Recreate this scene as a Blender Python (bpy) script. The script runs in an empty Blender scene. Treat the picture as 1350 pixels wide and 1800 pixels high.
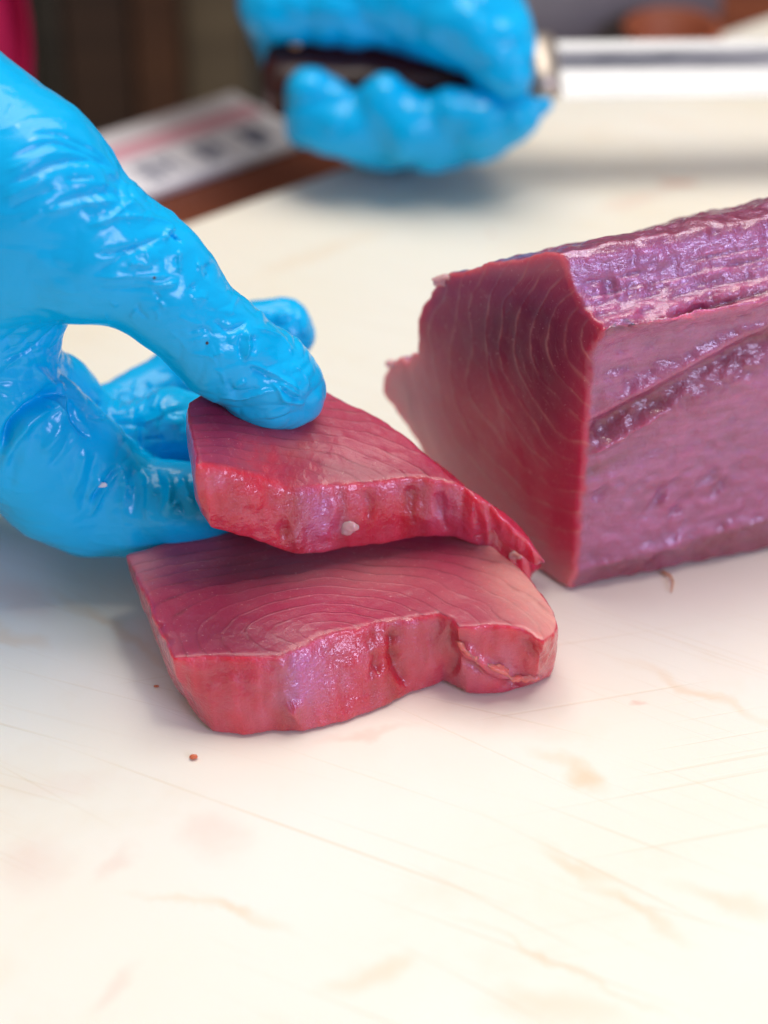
import bpy, math, random
import numpy as np
import openvdb
from mathutils import Vector

random.seed(7)
rng = np.random.default_rng(7)
SC = bpy.context.scene
COL = SC.collection

# ------------------------------------------------------------------ camera
H, PITCH, F = 0.33, math.radians(35.0), 3610.0          # height (m), pitch, focal length in 1350x1800 photo pixels
CAM = np.array([0.0, 0.0, H])
RT = np.array([1.0, 0.0, 0.0])
FW = np.array([0.0, math.cos(PITCH), -math.sin(PITCH)])
UP = np.array([0.0, math.sin(PITCH), math.cos(PITCH)])
cd = bpy.data.cameras.new("camera")
cam = bpy.data.objects.new("camera", cd)
COL.objects.link(cam)
cam.location = CAM
cam.rotation_euler = (math.pi / 2 - PITCH, 0, 0)
cd.sensor_fit = 'VERTICAL'
cd.sensor_height = 36.0
cd.lens = 18.0 * F / 900.0
cd.clip_start, cd.clip_end = 0.02, 20.0
cd.dof.use_dof = True
cd.dof.focus_distance = 0.500
cd.dof.aperture_fstop = 5.8
cd.dof.aperture_blades = 9
SC.camera = cam

# ------------------------------------------------------------------ world and lamps
wd = bpy.data.worlds.new("World")
SC.world = wd
wd.use_nodes = True
bg = wd.node_tree.nodes["Background"]
bg.inputs[0].default_value = (1.0, 0.96, 0.90, 1)
bg.inputs[1].default_value = 0.28


def lamp(name, loc, target, size, power, color, size_y=None):
    l = bpy.data.lights.new(name, 'AREA')
    l.energy, l.color = power, color
    l.shape = 'RECTANGLE'
    l.size, l.size_y = size, size_y or size
    o = bpy.data.objects.new(name, l)
    COL.objects.link(o)
    o.location = loc
    d = Vector(target) - Vector(loc)
    o.rotation_euler = d.to_track_quat('-Z', 'Y').to_euler()
    return o


lamp("ceiling_lamp", (0.15, 0.95, 1.75), (0.05, 0.55, 0.0), 1.7, 26.5, (1.0, 0.945, 0.855), 1.2)
lamp("window_light", (2.0, -1.9, 1.25), (0.05, 0.45, 0.03), 1.2, 44.0, (0.66, 0.65, 1.0), 0.8)
lamp("spot_lamp", (0.35, 0.30, 1.45), (0.0, 0.5, 0.0), 0.22, 2.8, (1.0, 0.93, 0.82), 0.22)

SC.view_settings.view_transform = 'Standard'
SC.view_settings.look = 'None'
SC.view_settings.exposure = 0.13
SC.view_settings.gamma = 1.0
try:
    SC.cycles.max_bounces = 10
    SC.cycles.use_denoising = True
except Exception:
    pass


# ------------------------------------------------------------------ geometry helpers
def W(px, py, D):
    return CAM + D * FW + RT * ((px - 675) / F * D) + UP * ((900 - py) / F * D)


def ray(px, py):
    return FW + RT * ((px - 675) / F) + UP * ((900 - py) / F)


def Z(px, py, z=0.0):
    r = ray(px, py)
    return CAM + r * ((z - H) / r[2])


def PL(px, py, p0, n):
    r = ray(px, py)
    return CAM + r * (np.dot(np.asarray(p0) - CAM, n) / np.dot(r, n))


def proj(P):
    q = np.asarray(P) - CAM
    d = q @ FW
    return 675 + F * (q @ RT) / d, 900 - F * (q @ UP) / d, d


def hash3(i, j, k, s):
    n = (i * 374761393 + j * 668265263 + k * 2147483647 + s * 1274126177) & 0x7fffffff
    n = (n ^ (n >> 13)) * 1274126177 & 0x7fffffff
    n = (n ^ (n >> 16)) & 0xffff
    return n / 65535.0 * 2 - 1


def vnoise(P, seed=0):
    P = np.asarray(P, dtype=np.float64)
    I = np.floor(P).astype(np.int64)
    f = P - I
    f = f * f * f * (f * (f * 6 - 15) + 10)
    x, y, z = I[:, 0], I[:, 1], I[:, 2]
    out = 0
    for dx in (0, 1):
        for dy in (0, 1):
            for dz in (0, 1):
                w = (f[:, 0] if dx else 1 - f[:, 0]) * (f[:, 1] if dy else 1 - f[:, 1]) * (f[:, 2] if dz else 1 - f[:, 2])
                out = out + w * hash3(x + dx, y + dy, z + dz, seed)
    return out


def fbm(P, octaves=3, seed=0):
    a, s, o = 1.0, 0.0, 0.0
    P = np.asarray(P, dtype=np.float64)
    for k in range(octaves):
        o = o + a * vnoise(P * (2.03 ** k) + 17.3 * k, seed + k)
        s += a
        a *= 0.5
    return o / s


def smin(a, b, k):
    h = np.clip(0.5 + 0.5 * (b - a) / k, 0, 1)
    return b + (a - b) * h - k * h * (1 - h)


def smax(a, b, k):
    return -smin(-a, -b, k)


def sd_capsule(P, a, b, ra, rb):
    ab = b - a
    t = np.clip((P - a) @ ab / max(ab @ ab, 1e-12), 0, 1)
    d = P - (a + t[:, None] * ab)
    return np.sqrt((d * d).sum(1)) - (ra + (rb - ra) * t)


def sd_poly(X, Y, poly):
    """signed distance (negative inside) to a closed 2-D polygon"""
    n = len(poly)
    d = np.full(X.shape, 1e9)
    inside = np.zeros(X.shape, bool)
    for i in range(n):
        x0, y0 = poly[i]
        x1, y1 = poly[(i + 1) % n]
        ex, ey = x1 - x0, y1 - y0
        t = np.clip(((X - x0) * ex + (Y - y0) * ey) / (ex * ex + ey * ey + 1e-15), 0, 1)
        d = np.minimum(d, (X - x0 - t * ex) ** 2 + (Y - y0 - t * ey) ** 2)
        if y0 != y1:
            c = ((y0 > Y) != (y1 > Y)) & (X < (x1 - x0) * (Y - y0) / (y1 - y0) + x0)
            inside ^= c
    d = np.sqrt(d)
    return np.where(inside, -d, d)


def smooth_closed(pts, per=6, soft=()):
    """Catmull-Rom through a closed list of points"""
    pts = np.asarray(pts, float)
    n = len(pts)
    out = []
    for i in range(n):
        p0, p1, p2, p3 = pts[i - 1], pts[i], pts[(i + 1) % n], pts[(i + 2) % n]
        for k in range(per):
            t = k / per
            out.append(0.5 * ((2 * p1) + (p2 - p0) * t + (2 * p0 - 5 * p1 + 4 * p2 - p3) * t * t + (3 * p1 - p0 - 3 * p2 + p3) * t ** 3))
    return np.array(out)


def sdf_mesh(fn, lo, hi, h):
    """polygonise fn(points) < 0 inside the box lo..hi with voxels of h"""
    lo, hi = np.asarray(lo, float), np.asarray(hi, float)
    B = 5
    nb = np.ceil((np.ceil((hi - lo) / h) + 1) / B).astype(int)
    c = np.stack(np.meshgrid(*[np.arange(k) for k in nb], indexing='ij'), -1).reshape(-1, 3)
    cen = lo + (c * B + (B - 1) / 2) * h
    d = np.concatenate([fn(cen[i:i + 400000]) for i in range(0, len(cen), 400000)])
    blk = np.broadcast_to((np.sign(d) * 3 * h)[:, None], (len(c), B ** 3)).copy()
    near_ = np.where(np.abs(d) < 6.2 * h)[0]
    off = np.stack(np.meshgrid(*[np.arange(B)] * 3, indexing='ij'), -1).reshape(-1, 3)
    for i in range(0, len(near_), 8000):
        w = near_[i:i + 8000]
        P = lo + (c[w][:, None, :] * B + off[None]) * h
        blk[w] = fn(P.reshape(-1, 3)).reshape(len(w), -1)
    arr = blk.reshape(*nb, B, B, B).transpose(0, 3, 1, 4, 2, 5).reshape(*(nb * B)).astype(np.float32)
    for ax in range(3):                       # close the shape at the box's walls
        sl = [slice(None)] * 3
        for e in (0, -1):
            sl[ax] = e
            arr[tuple(sl)] = np.maximum(arr[tuple(sl)], h)
    g = openvdb.FloatGrid(background=float(h * 3))
    g.copyFromArray(np.clip(arr, -3 * h, 3 * h) / h)
    v, q = g.convertToQuads(isovalue=0.0)
    return np.asarray(v, float) * h + lo, np.asarray(q).copy()


def make_obj(name, V, Fc, mat, parent=None, origin=None, smooth=True):
    me = bpy.data.meshes.new(name)
    V = np.asarray(V, float)
    o3 = np.zeros(3) if origin is None else np.asarray(origin, float)
    if isinstance(Fc, np.ndarray):
        m, k = Fc.shape
        me.vertices.add(len(V))
        me.vertices.foreach_set("co", (V - o3).astype(np.float32).ravel())
        me.loops.add(m * k)
        me.loops.foreach_set("vertex_index", Fc.astype(np.int32).ravel())
        me.polygons.add(m)
        me.polygons.foreach_set("loop_start", np.arange(0, m * k, k, dtype=np.int32))
        me.update(calc_edges=True)
        me.validate()
    else:
        me.from_pydata([tuple(p) for p in V - o3], [], Fc)
        me.update()
    me.polygons.foreach_set("use_smooth", np.full(len(me.polygons), smooth))
    me.materials.append(mat)
    o = bpy.data.objects.new(name, me)
    COL.objects.link(o)
    if parent is not None:
        o.parent = parent
        o.location = o3 - np.array(parent.get('base', (0, 0, 0)))
    else:
        o.location = o3
    return o


def get_vn(me):
    n = len(me.vertices)
    co = np.empty(n * 3, np.float32)
    me.vertices.foreach_get("co", co)
    nn = np.empty(n * 3, np.float32)
    me.vertex_normals.foreach_get("vector", nn)
    return co.reshape(-1, 3).astype(float), nn.reshape(-1, 3).astype(float)


def set_co(me, V):
    me.vertices.foreach_set("co", np.asarray(V, np.float32).ravel())
    me.update()


def set_attr(o, name, vals):
    a = o.data.attributes.new(name, 'FLOAT', 'POINT')
    a.data.foreach_set("value", np.asarray(vals, np.float32))


def subdivide(o, levels=1):
    m = o.modifiers.new("s", 'SUBSURF')
    m.levels = m.render_levels = levels
    dg = bpy.context.evaluated_depsgraph_get()
    me = bpy.data.meshes.new_from_object(o.evaluated_get(dg))
    me.name = o.data.name
    old = o.data
    o.modifiers.clear()
    o.data = me
    bpy.data.meshes.remove(old)
    me.polygons.foreach_set("use_smooth", np.full(len(me.polygons), True))
    return o


def crease(V, N, pts, width, amp, acc, dmax=9.0, dmin=0.0, taper=0.25, pj=None, jit=0.0, sharp=False):
    """adds to acc the height of a fold that runs along a polyline (given where it is seen), for the surface facing the lens"""
    px, py, d = pj
    pts = np.asarray(pts, float)
    w = width * 3
    sel = np.where((px > pts[:, 0].min() - w) & (px < pts[:, 0].max() + w) & (py > pts[:, 1].min() - w) &
                   (py < pts[:, 1].max() + w) & (d < dmax) & (d > dmin))[0]
    if not len(sel):
        return
    view = CAM - V[sel]
    view /= np.linalg.norm(view, axis=1)[:, None]
    face = np.clip(((N[sel] * view).sum(1) + 0.05) / 0.25, 0, 1)
    best = np.full(len(sel), 1e9)
    par = np.zeros(len(sel))
    seg = np.linalg.norm(np.diff(pts, axis=0), axis=1)
    cum = np.concatenate([[0], np.cumsum(seg)])
    for i in range(len(pts) - 1):
        a, b = pts[i], pts[i + 1]
        e = b - a
        t = np.clip(((px[sel] - a[0]) * e[0] + (py[sel] - a[1]) * e[1]) / (e @ e), 0, 1)
        dd = np.hypot(px[sel] - a[0] - t * e[0], py[sel] - a[1] - t * e[1])
        better = dd < best
        best = np.where(better, dd, best)
        par = np.where(better, (cum[i] + t * seg[i]) / cum[-1], par)
    tp = np.clip(np.minimum(par, 1 - par) / max(taper, 1e-3), 0, 1)
    tp = tp * tp * (3 - 2 * tp)
    if jit:
        ln = par * cum[-1]
        Q1 = np.stack([ln / 22.0, np.full_like(ln, amp * 9e3), np.full_like(ln, pts[0, 1])], 1)
        best = np.abs(best + jit * width * vnoise(Q1, 71))
        tp = tp * np.clip(0.75 + 0.9 * vnoise(Q1 * 0.6 + 5, 72), 0.0, 1.5)
    wv = width * (0.55 + 0.45 * tp)
    q = best / wv
    acc[sel] += amp * face * tp * (np.exp(-1.25 * q) * np.clip(1.6 - 0.5 * q, 0, 1) if sharp else np.exp(-q ** 2))


def spline(pts, per=8):
    pts = np.asarray(pts, float)
    if len(pts) < 3:
        return pts
    P = np.vstack([2 * pts[0] - pts[1], pts, 2 * pts[-1] - pts[-2]])
    out = []
    for i in range(1, len(P) - 2):
        p0, p1, p2, p3 = P[i - 1], P[i], P[i + 1], P[i + 2]
        for k in range(per):
            t = k / per
            out.append(0.5 * ((2 * p1) + (p2 - p0) * t + (2 * p0 - 5 * p1 + 4 * p2 - p3) * t * t + (3 * p1 - p0 - 3 * p2 + p3) * t ** 3))
    out.append(P[-2])
    return np.array(out)


def tag(o, label=None, cat=None, group=None, kind=None):
    for k, v in (("label", label), ("category", cat), ("group", group), ("kind", kind)):
        if v:
            o[k] = v
    return o


def empty(name, loc, label, cat, group=None):
    o = bpy.data.objects.new(name, None)
    COL.objects.link(o)
    o.location = loc
    o['base'] = [float(x) for x in loc]
    o.empty_display_size = 0.02
    return tag(o, label, cat, group)


# ------------------------------------------------------------------ material helpers
class NT:
    def __init__(self, name):
        self.m = bpy.data.materials.new(name)
        self.m.use_nodes = True
        self.t = self.m.node_tree
        self.b = self.t.nodes["Principled BSDF"]

    def n(self, kind, **kw):
        nd = self.t.nodes.new(kind)
        for k, v in kw.items():
            setattr(nd, k, v)
        return nd

    def link(self, a, b):
        self.t.links.new(a, b)

    def val(self, sock, v):
        if hasattr(v, "is_linked") or isinstance(v, bpy.types.NodeSocket):
            self.link(v, sock)
        else:
            sock.default_value = v

    def math(self, op, a, b=0.0, c=None, clamp=False):
        nd = self.n('ShaderNodeMath', operation=op, use_clamp=clamp)
        self.val(nd.inputs[0], a)
        self.val(nd.inputs[1], b)
        if c is not None:
            self.val(nd.inputs[2], c)
        return nd.outputs[0]

    def mix(self, fac, a, b, blend='MIX'):
        nd = self.n('ShaderNodeMix', data_type='RGBA', blend_type=blend)
        self.val(nd.inputs[0], fac)
        for s, v in ((nd.inputs[6], a), (nd.inputs[7], b)):
            if isinstance(v, tuple):
                s.default_value = v if len(v) == 4 else (*v, 1)
            else:
                self.link(v, s)
        return nd.outputs[2]

    def ramp(self, fac, stops, interp='LINEAR'):
        nd = self.n('ShaderNodeValToRGB')
        nd.color_ramp.interpolation = interp
        els = nd.color_ramp.elements
        while len(els) < len(stops):
            els.new(0.5)
        for e, (p, c) in zip(els, stops):
            e.position = p
            e.color = (c, c, c, 1) if isinstance(c, (int, float)) else ((*c, 1) if len(c) == 3 else c)
        self.link(fac, nd.inputs[0])
        return nd.outputs[0]

    def attr(self, name):
        return self.n('ShaderNodeAttribute', attribute_name=name).outputs['Fac']

    def obj(self):
        return self.n('ShaderNodeTexCoord').outputs['Object']

    def mapping(self, vec, scale=(1, 1, 1), rot=(0, 0, 0), loc=(0, 0, 0)):
        nd = self.n('ShaderNodeMapping')
        nd.inputs['Scale'].default_value = scale
        nd.inputs['Rotation'].default_value = rot
        nd.inputs['Location'].default_value = loc
        self.link(vec, nd.inputs[0])
        return nd.outputs[0]

    def noise(self, vec, scale, detail=3.0, rough=0.55, dist=0.0):
        nd = self.n('ShaderNodeTexNoise')
        self.link(vec, nd.inputs['Vector'])
        nd.inputs['Scale'].default_value = scale
        nd.inputs['Detail'].default_value = detail
        nd.inputs['Roughness'].default_value = rough
        nd.inputs['Distortion'].default_value = dist
        return nd.outputs['Fac']

    def bump(self, height, strength, dist, normal=None):
        nd = self.n('ShaderNodeBump')
        nd.inputs['Strength'].default_value = strength
        nd.inputs['Distance'].default_value = dist
        self.link(height, nd.inputs['Height'])
        if normal is not None:
            self.link(normal, nd.inputs['Normal'])
        return nd.outputs[0]

    def set(self, **kw):
        for k, v in kw.items():
            self.val(self.b.inputs[k.replace('_', ' ')], v if not (isinstance(v, tuple) and len(v) == 3 and 'Radius' not in k) else (*v, 1))
        return self


def plain(name, color, rough=0.5, metal=0.0, noise=0.0, scale=30.0, **kw):
    t = NT(name)
    c = color
    if noise:
        f = t.noise(t.obj(), scale, 4)
        c = t.mix(f, tuple(x * (1 - noise) for x in color), tuple(min(1, x * (1 + noise)) for x in color))
    t.set(Base_Color=c, Roughness=rough, Metallic=metal, **kw)
    return t.m


# ------------------------------------------------------------------ board, counter, background
e0, e1 = Z(310, 395, 0.0)[:2], Z(1230, 69, 0.0)[:2]
EX = (e1 - e0) / np.linalg.norm(e1 - e0)              # along the board's far edge
EY = np.array([-EX[1], EX[0]])                        # away from the lens
BO = np.array([e0[0], e0[1], 0.0])                    # a point on the far edge


def fr(a, b, z=0.0):
    """a metres along the far edge, b metres beyond it"""
    p = BO[:2] + EX * a + EY * b
    return np.array([p[0], p[1], z])


def board_material(origin):
    t = NT("white_cutting_board_plastic")
    co = t.obj()
    big = t.noise(co, 7.0, 3)
    mid = t.noise(co, 26.0, 4, 0.6)
    col = t.mix(t.ramp(big, [(0.38, 0.0), (0.66, 1.0)]), (0.91, 0.880, 0.815), (0.90, 0.845, 0.735))
    blot = t.ramp(mid, [(0.55, 0.0), (0.75, 1.0)])
    col = t.mix(t.math('MULTIPLY', blot, 0.26), col, (0.82, 0.68, 0.50))
    height = None
    for k, (ang, sx, sy, lo, hi, amt) in enumerate([(0.46, 4, 420, 0.67, 0.73, 0.55), (0.36, 5, 520, 0.68, 0.73, 0.45),
                                                    (0.62, 4, 480, 0.68, 0.73, 0.45), (-0.25, 5, 560, 0.69, 0.74, 0.30),
                                                    (0.52, 7, 900, 0.64, 0.72, 0.35)]):
        m = t.mapping(co, scale=(1, 1, 1), rot=(0, 0, ang), loc=(k * 1.7, k * 0.9, 0))
        m2 = t.mapping(m, scale=(sx, sy, 1))
        s = t.ramp(t.noise(m2, 1.0, 1, 0.4, 0.0), [(lo, 0.0), (hi, 1.0)])
        gate = t.ramp(t.noise(co, 11.0 + k, 2), [(0.45, 0.0), (0.62, 1.0)])
        s = t.math('MULTIPLY', s, gate)
        col = t.mix(t.math('MULTIPLY', s, amt * 0.62), col, (0.70, 0.55, 0.35))
        height = s if height is None else t.math('ADD', height, s)
    # stains of their own shape: (x, y, half length, half width, turn, colour, strength)
    warp = t.n('ShaderNodeTexNoise')
    t.link(co, warp.inputs['Vector'])
    warp.inputs['Scale'].default_value = 90.0
    warp.inputs['Detail'].default_value = 4.0
    wv = t.n('ShaderNodeVectorMath', operation='MULTIPLY_ADD')
    t.link(warp.outputs['Color'], wv.inputs[0])
    wv.inputs[1].default_value = (0.011, 0.011, 0)
    sub = t.n('ShaderNodeVectorMath', operation='SUBTRACT')
    t.link(co, sub.inputs[0])
    sub.inputs[1].default_value = (0.0055, 0.0055, 0)
    t.link(sub.outputs[0], wv.inputs[2])
    org, pink, red = (0.80, 0.50, 0.24), (0.83, 0.58, 0.50), (0.72, 0.30, 0.20)
    for (px, py, a, b, ang, c, s) in [
            (1030, 1368, 42, 20, -0.75, org, 0.55), (985, 1335, 60, 12, -0.3, org, 0.22), (380, 1465, 50, 40, 0.5, pink, 0.35),
            (60, 1520, 80, 45, 0.2, pink, 0.32), (205, 1520, 40, 14, 1.0, pink, 0.35), (650, 1715, 80, 18, 0.35, org, 0.30),
            (1010, 1520, 80, 14, -0.45, org, 0.33), (1120, 1600, 110, 10, -0.5, org, 0.3), (980, 1775, 130, 26, -0.15, org, 0.32),
            (1290, 1590, 120, 18, -0.3, org, 0.28), (1230, 1220, 150, 10, -0.42, org, 0.30), (1125, 1235, 12, 5, 0.3, red, 0.4),
            (1190, 322, 34, 18, 0.1, red, 0.55), (1120, 350, 70, 20, 0.3, pink, 0.4), (863, 410, 10, 5, 0, red, 0.5),
            (1180, 215, 70, 14, -0.2, org, 0.22), (560, 445, 120, 22, 0.35, org, 0.18), (30, 1045, 75, 34, -0.4, pink, 0.55), (20, 1120, 60, 16, -0.3, org, 0.35), (240, 1130, 90, 8, -0.6, org, 0.35),
            (170, 1080, 90, 12, -0.5, org, 0.25), (350, 1590, 120, 6, -0.15, org, 0.28), (430, 1605, 90, 8, -0.35, org, 0.28),
            (200, 1735, 16, 34, -0.5, pink, 0.4), (620, 1195, 430, 190, 0.1, pink, 0.35), (1180, 1000, 300, 110, 0.2, pink, 0.3), (640, 1290, 90, 10, 0.2, red, 0.25), (1000, 1705, 220, 5, -0.45, org, 0.25), (120, 1380, 100, 20, 0.1, pink, 0.15)]:
        p = Z(px, py) - origin
        q = Z(px + a * math.cos(ang), py - a * math.sin(ang)) - origin - p
        length = np.hypot(q[0], q[1])
        th = math.atan2(q[1], q[0])
        wid = b * 0.00021
        mp = t.n('ShaderNodeMapping', vector_type='TEXTURE')
        t.link(wv.outputs[0], mp.inputs[0])
        mp.inputs['Location'].default_value = (p[0], p[1], 0)
        mp.inputs['Rotation'].default_value = (0, 0, th)
        mp.inputs['Scale'].default_value = (length, wid, 100)
        ln = t.n('ShaderNodeVectorMath', operation='LENGTH')
        t.link(mp.outputs[0], ln.inputs[0])
        f = t.ramp(t.math('MULTIPLY', ln.outputs['Value'], 0.5), [(0.05, 1.0), (0.70, 0.0)], 'EASE')
        col = t.mix(t.math('MULTIPLY', t.math('MULTIPLY', f, s * 1.1), t.math('MULTIPLY_ADD', mid, 1.3, 0.2)), col, c)
    fine = t.noise(co, 900.0, 2)
    nb = t.bump(fine, 0.06, 0.0004)
    nb = t.bump(t.math('SUBTRACT', 1.0, height), 0.25, 0.0003, nb)
    t.set(Base_Color=col, Roughness=t.math('MULTIPLY_ADD', mid, 0.15, 0.36), Normal=nb, Subsurface_Weight=0.15,
          Subsurface_Scale=0.004)
    t.b.inputs['Subsurface Radius'].default_value = (1.0, 0.8, 0.6)
    t.b.inputs['Specular IOR Level'].default_value = 0.35
    return t.m


def slab(a0, a1, b0, b1, z0, z1, bev=0.003, seg=3):
    """a plate in the board's own directions, with rounded top and vertical edges"""
    import bmesh
    bm = bmesh.new()
    vs = [bm.verts.new(tuple(fr(a, b, z))) for z in (z0, z1) for a, b in ((a0, b0), (a1, b0), (a1, b1), (a0, b1))]
    for f in ((3, 2, 1, 0), (4, 5, 6, 7), (0, 1, 5, 4), (1, 2, 6, 5), (2, 3, 7, 6), (3, 0, 4, 7)):
        bm.faces.new([vs[i] for i in f])
    if bev:
        bmesh.ops.bevel(bm, geom=bm.edges[:], offset=bev, segments=seg, affect='EDGES', profile=0.5)
    bmesh.ops.recalc_face_normals(bm, faces=bm.faces[:])
    bm.verts.index_update()
    V = [tuple(v.co) for v in bm.verts]
    Fc = [[v.index for v in f.verts] for f in bm.faces]
    bm.free()
    return V, Fc


borg = fr(0.2, -0.25, -0.02)
V, Fc = slab(-0.42, 0.62, -0.62, 0.0, -0.02, 0.0)
board = make_obj("cutting_board", V, Fc, board_material(borg), origin=borg, smooth=True)
tag(board, "large off-white plastic cutting board with knife scratches and faint orange stains under the fish", "cutting board")


def wood_material(name, c0, c1, scale=1.0, rough=0.4, turn=0.0):
    t = NT(name)
    m = t.mapping(t.obj(), scale=(6 * scale, 70 * scale, 70 * scale), rot=(0, 0, turn))
    g = t.noise(m, 1.0, 6, 0.6, 0.6)
    col = t.mix(t.ramp(g, [(0.3, 0.0), (0.7, 1.0)]), c0, c1)
    t.set(Base_Color=col, Roughness=rough, Normal=t.bump(g, 0.2, 0.0006))
    return t.m


corg = fr(0.2, 0.0, -0.05)
V, Fc = slab(-0.6, 0.9, -0.7, 0.072, -0.06, -0.0205, 0.004)
counter = make_obj("counter_top", V, Fc, wood_material("reddish_brown_wood", (0.13, 0.03, 0.012), (0.25, 0.06, 0.022), 1.0, 0.55,
                                                       -math.atan2(EX[1], EX[0])), origin=corg)
tag(counter, "reddish brown wooden counter top under the white cutting board", "counter")

# dark boarded wall behind: each board its own piece
wall = empty("wall", (0.0, 1.25, -0.6), None, None)
wall["kind"] = "structure"
wall_mats = [wood_material("dark_brown_board", (0.040, 0.018, 0.009), (0.075, 0.034, 0.017), 0.5, 0.6),
             wood_material("umber_board", (0.075, 0.028, 0.012), (0.12, 0.045, 0.018), 0.5, 0.6),
             wood_material("khaki_board", (0.15, 0.11, 0.070), (0.22, 0.165, 0.105), 0.5, 0.6),
             wood_material("charcoal_board", (0.040, 0.032, 0.022), (0.065, 0.052, 0.036), 0.5, 0.6)]


def box(x0, x1, y0, y1, z0, z1):
    V = [(x, y, z) for z in (z0, z1) for x, y in ((x0, y0), (x1, y0), (x1, y1), (x0, y1))]
    return V, [[3, 2, 1, 0], [4, 5, 6, 7], [0, 1, 5, 4], [1, 2, 6, 5], [2, 3, 7, 6], [3, 0, 4, 7]]


def bevel_box(x0, x1, y0, y1, z0, z1, bev, seg=2):
    import bmesh
    bm = bmesh.new()
    V, Fc = box(x0, x1, y0, y1, z0, z1)
    vs = [bm.verts.new(v) for v in V]
    for f in Fc:
        bm.faces.new([vs[i] for i in f])
    bmesh.ops.bevel(bm, geom=bm.edges[:], offset=bev, segments=seg, affect='EDGES', profile=0.5)
    bmesh.ops.recalc_face_normals(bm, faces=bm.faces[:])
    bm.verts.index_update()
    out = [tuple(v.co) for v in bm.verts], [[v.index for v in f.verts] for f in bm.faces]
    bm.free()
    return out


YW = 1.15


def wx(px):                                            # where a sight line through the upper part of the picture meets the wall
    r = ray(px, 60)
    return CAM[0] + r[0] * (YW / r[1])


edges = [-1300, -1150, -1010, -860, -700, -560, -410, -260, -130, 60, 110, 235, 320, 440, 560, 690, 800, 930, 1060, 1190, 1330, 1480, 1640, 1790, 1940, 2100, 2250]
kinds = [0, 1, 3, 0, 3, 1, 0, 0, 3, 3, 0, 1, 2, 3, 0, 1, 0, 3, 0, 1, 0, 3, 0, 1, 3, 0]
for i, k in enumerate(kinds):
    x0, x1 = wx(edges[i]) + 0.001, wx(edges[i + 1]) - 0.001
    dz = 0.012 * ((i * 7) % 3)
    V, Fc = bevel_box(x0, x1, YW - dz * 0.4, YW + 0.025, -0.9, 0.5, 0.002)
    make_obj("wall_board", V, Fc, wall_mats[k], wall, origin=(x0, YW, -0.6))

# grey steel box standing on the counter beyond the board
gb0, gb1 = 0.040, 0.068


def along(px, b, z=0.01):
    lo_, hi_ = -0.5, 1.0
    for _ in range(50):
        m_ = 0.5 * (lo_ + hi_)
        if proj(fr(m_, b, z)[None])[0][0] < px:
            lo_ = m_
        else:
            hi_ = m_
    return lo_


ga0, ga1 = along(915, gb0), along(1282, gb0)
porg = fr(0.5 * (ga0 + ga1), 0.5 * (gb0 + gb1), -0.0205)
panel = empty("steel_box", porg, "plain grey steel box standing beyond the board behind the knife at the top right", "box")
gs = plain("grey_steel", (0.22, 0.213, 0.222), 0.55, 0.0, 0.12, 60)
V, Fc = slab(ga0, ga1, gb0, gb1, -0.0203, 0.12, 0.003)
make_obj("box_body", V, Fc, gs, panel, origin=porg)
V, Fc = slab(ga0 - 0.002, ga1 + 0.002, gb0 - 0.002, gb1 + 0.002, 0.1203, 0.128, 0.002)
make_obj("lid", V, Fc, gs, panel, origin=porg)


# small round terracotta bowl behind the board, just above the blade
def lathe(profile, seg=40):
    V, Fc = [], []
    for r, z in profile:
        for k in range(seg):
            a = 2 * math.pi * k / seg
            V.append((r * math.cos(a), r * math.sin(a), z))
    n = len(profile)
    for i in range(n - 1):
        for k in range(seg):
            Fc.append([i * seg + k, i * seg + (k + 1) % seg, (i + 1) * seg + (k + 1) % seg, (i + 1) * seg + k])
    Fc.append([k for k in range(seg)][::-1])
    Fc.append([(n - 1) * seg + k for k in range(seg)])
    return V, Fc


bw = Z(1105, 110, -0.0205)
bc = BO[:2] + EX * ((bw[:2] - BO[:2]) @ EX) + EY * 0.012
bw = np.array([bc[0], bc[1], -0.0205])
V, Fc = lathe([(0.012, 0.0), (0.014, 0.002), (0.018, 0.011), (0.021, 0.023), (0.020, 0.0245), (0.018, 0.023), (0.014, 0.011), (0.008, 0.007), (0.002, 0.006)])
bowl = make_obj("clay_bowl", np.array(V) + bw, Fc, plain("brown_red_clay", (0.30, 0.075, 0.03), 0.5, 0, 0.25, 40), origin=bw)
tag(bowl, "small reddish brown bowl half hidden behind the knife blade", "bowl")

# magenta cloth in the top left corner
CX, CY = W(15, 40, 0.80)[0], W(15, 40, 0.80)[1]
nx, nz = 40, 40
x0c, x1c = W(-260, 40, 0.80)[0], W(38, 40, 0.80)[0]
zz = np.linspace(-0.10, 0.16, nz)
xx = np.linspace(x0c, x1c, nx)
V = []
for s in (0, 1):
    for z in zz:
        for i, x in enumerate(xx):
            fold = 0.010 * math.sin(i * 0.55 + z * 9) + 0.004 * math.sin(i * 1.3 - z * 21)
            V.append((x + 0.002 * math.sin(z * 60), CY + fold + 0.004 * s, z))
Fc = []
N_ = nx * nz
for j in range(nz - 1):
    for i in range(nx - 1):
        a = j * nx + i
        Fc.append([a, a + 1, a + nx + 1, a + nx])
        Fc.append([N_ + a, N_ + a + nx, N_ + a + nx + 1, N_ + a + 1])
ring = [i for i in range(nx)] + [j * nx + nx - 1 for j in range(1, nz)] + [(nz - 1) * nx + i for i in range(nx - 2, -1, -1)] + [j * nx for j in range(nz - 2, 0, -1)]
for i in range(len(ring)):
    a, b = ring[i], ring[(i + 1) % len(ring)]
    Fc.append([b, a, N_ + a, N_ + b])
cloth = make_obj("magenta_cloth", V, Fc, plain("magenta_fabric", (0.50, 0.002, 0.07), 0.8, 0, 0.12, 300), origin=(CX, CY, -0.10))
tag(cloth, "bright magenta cloth hanging in the top left corner beside the blue glove", "cloth")

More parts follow.
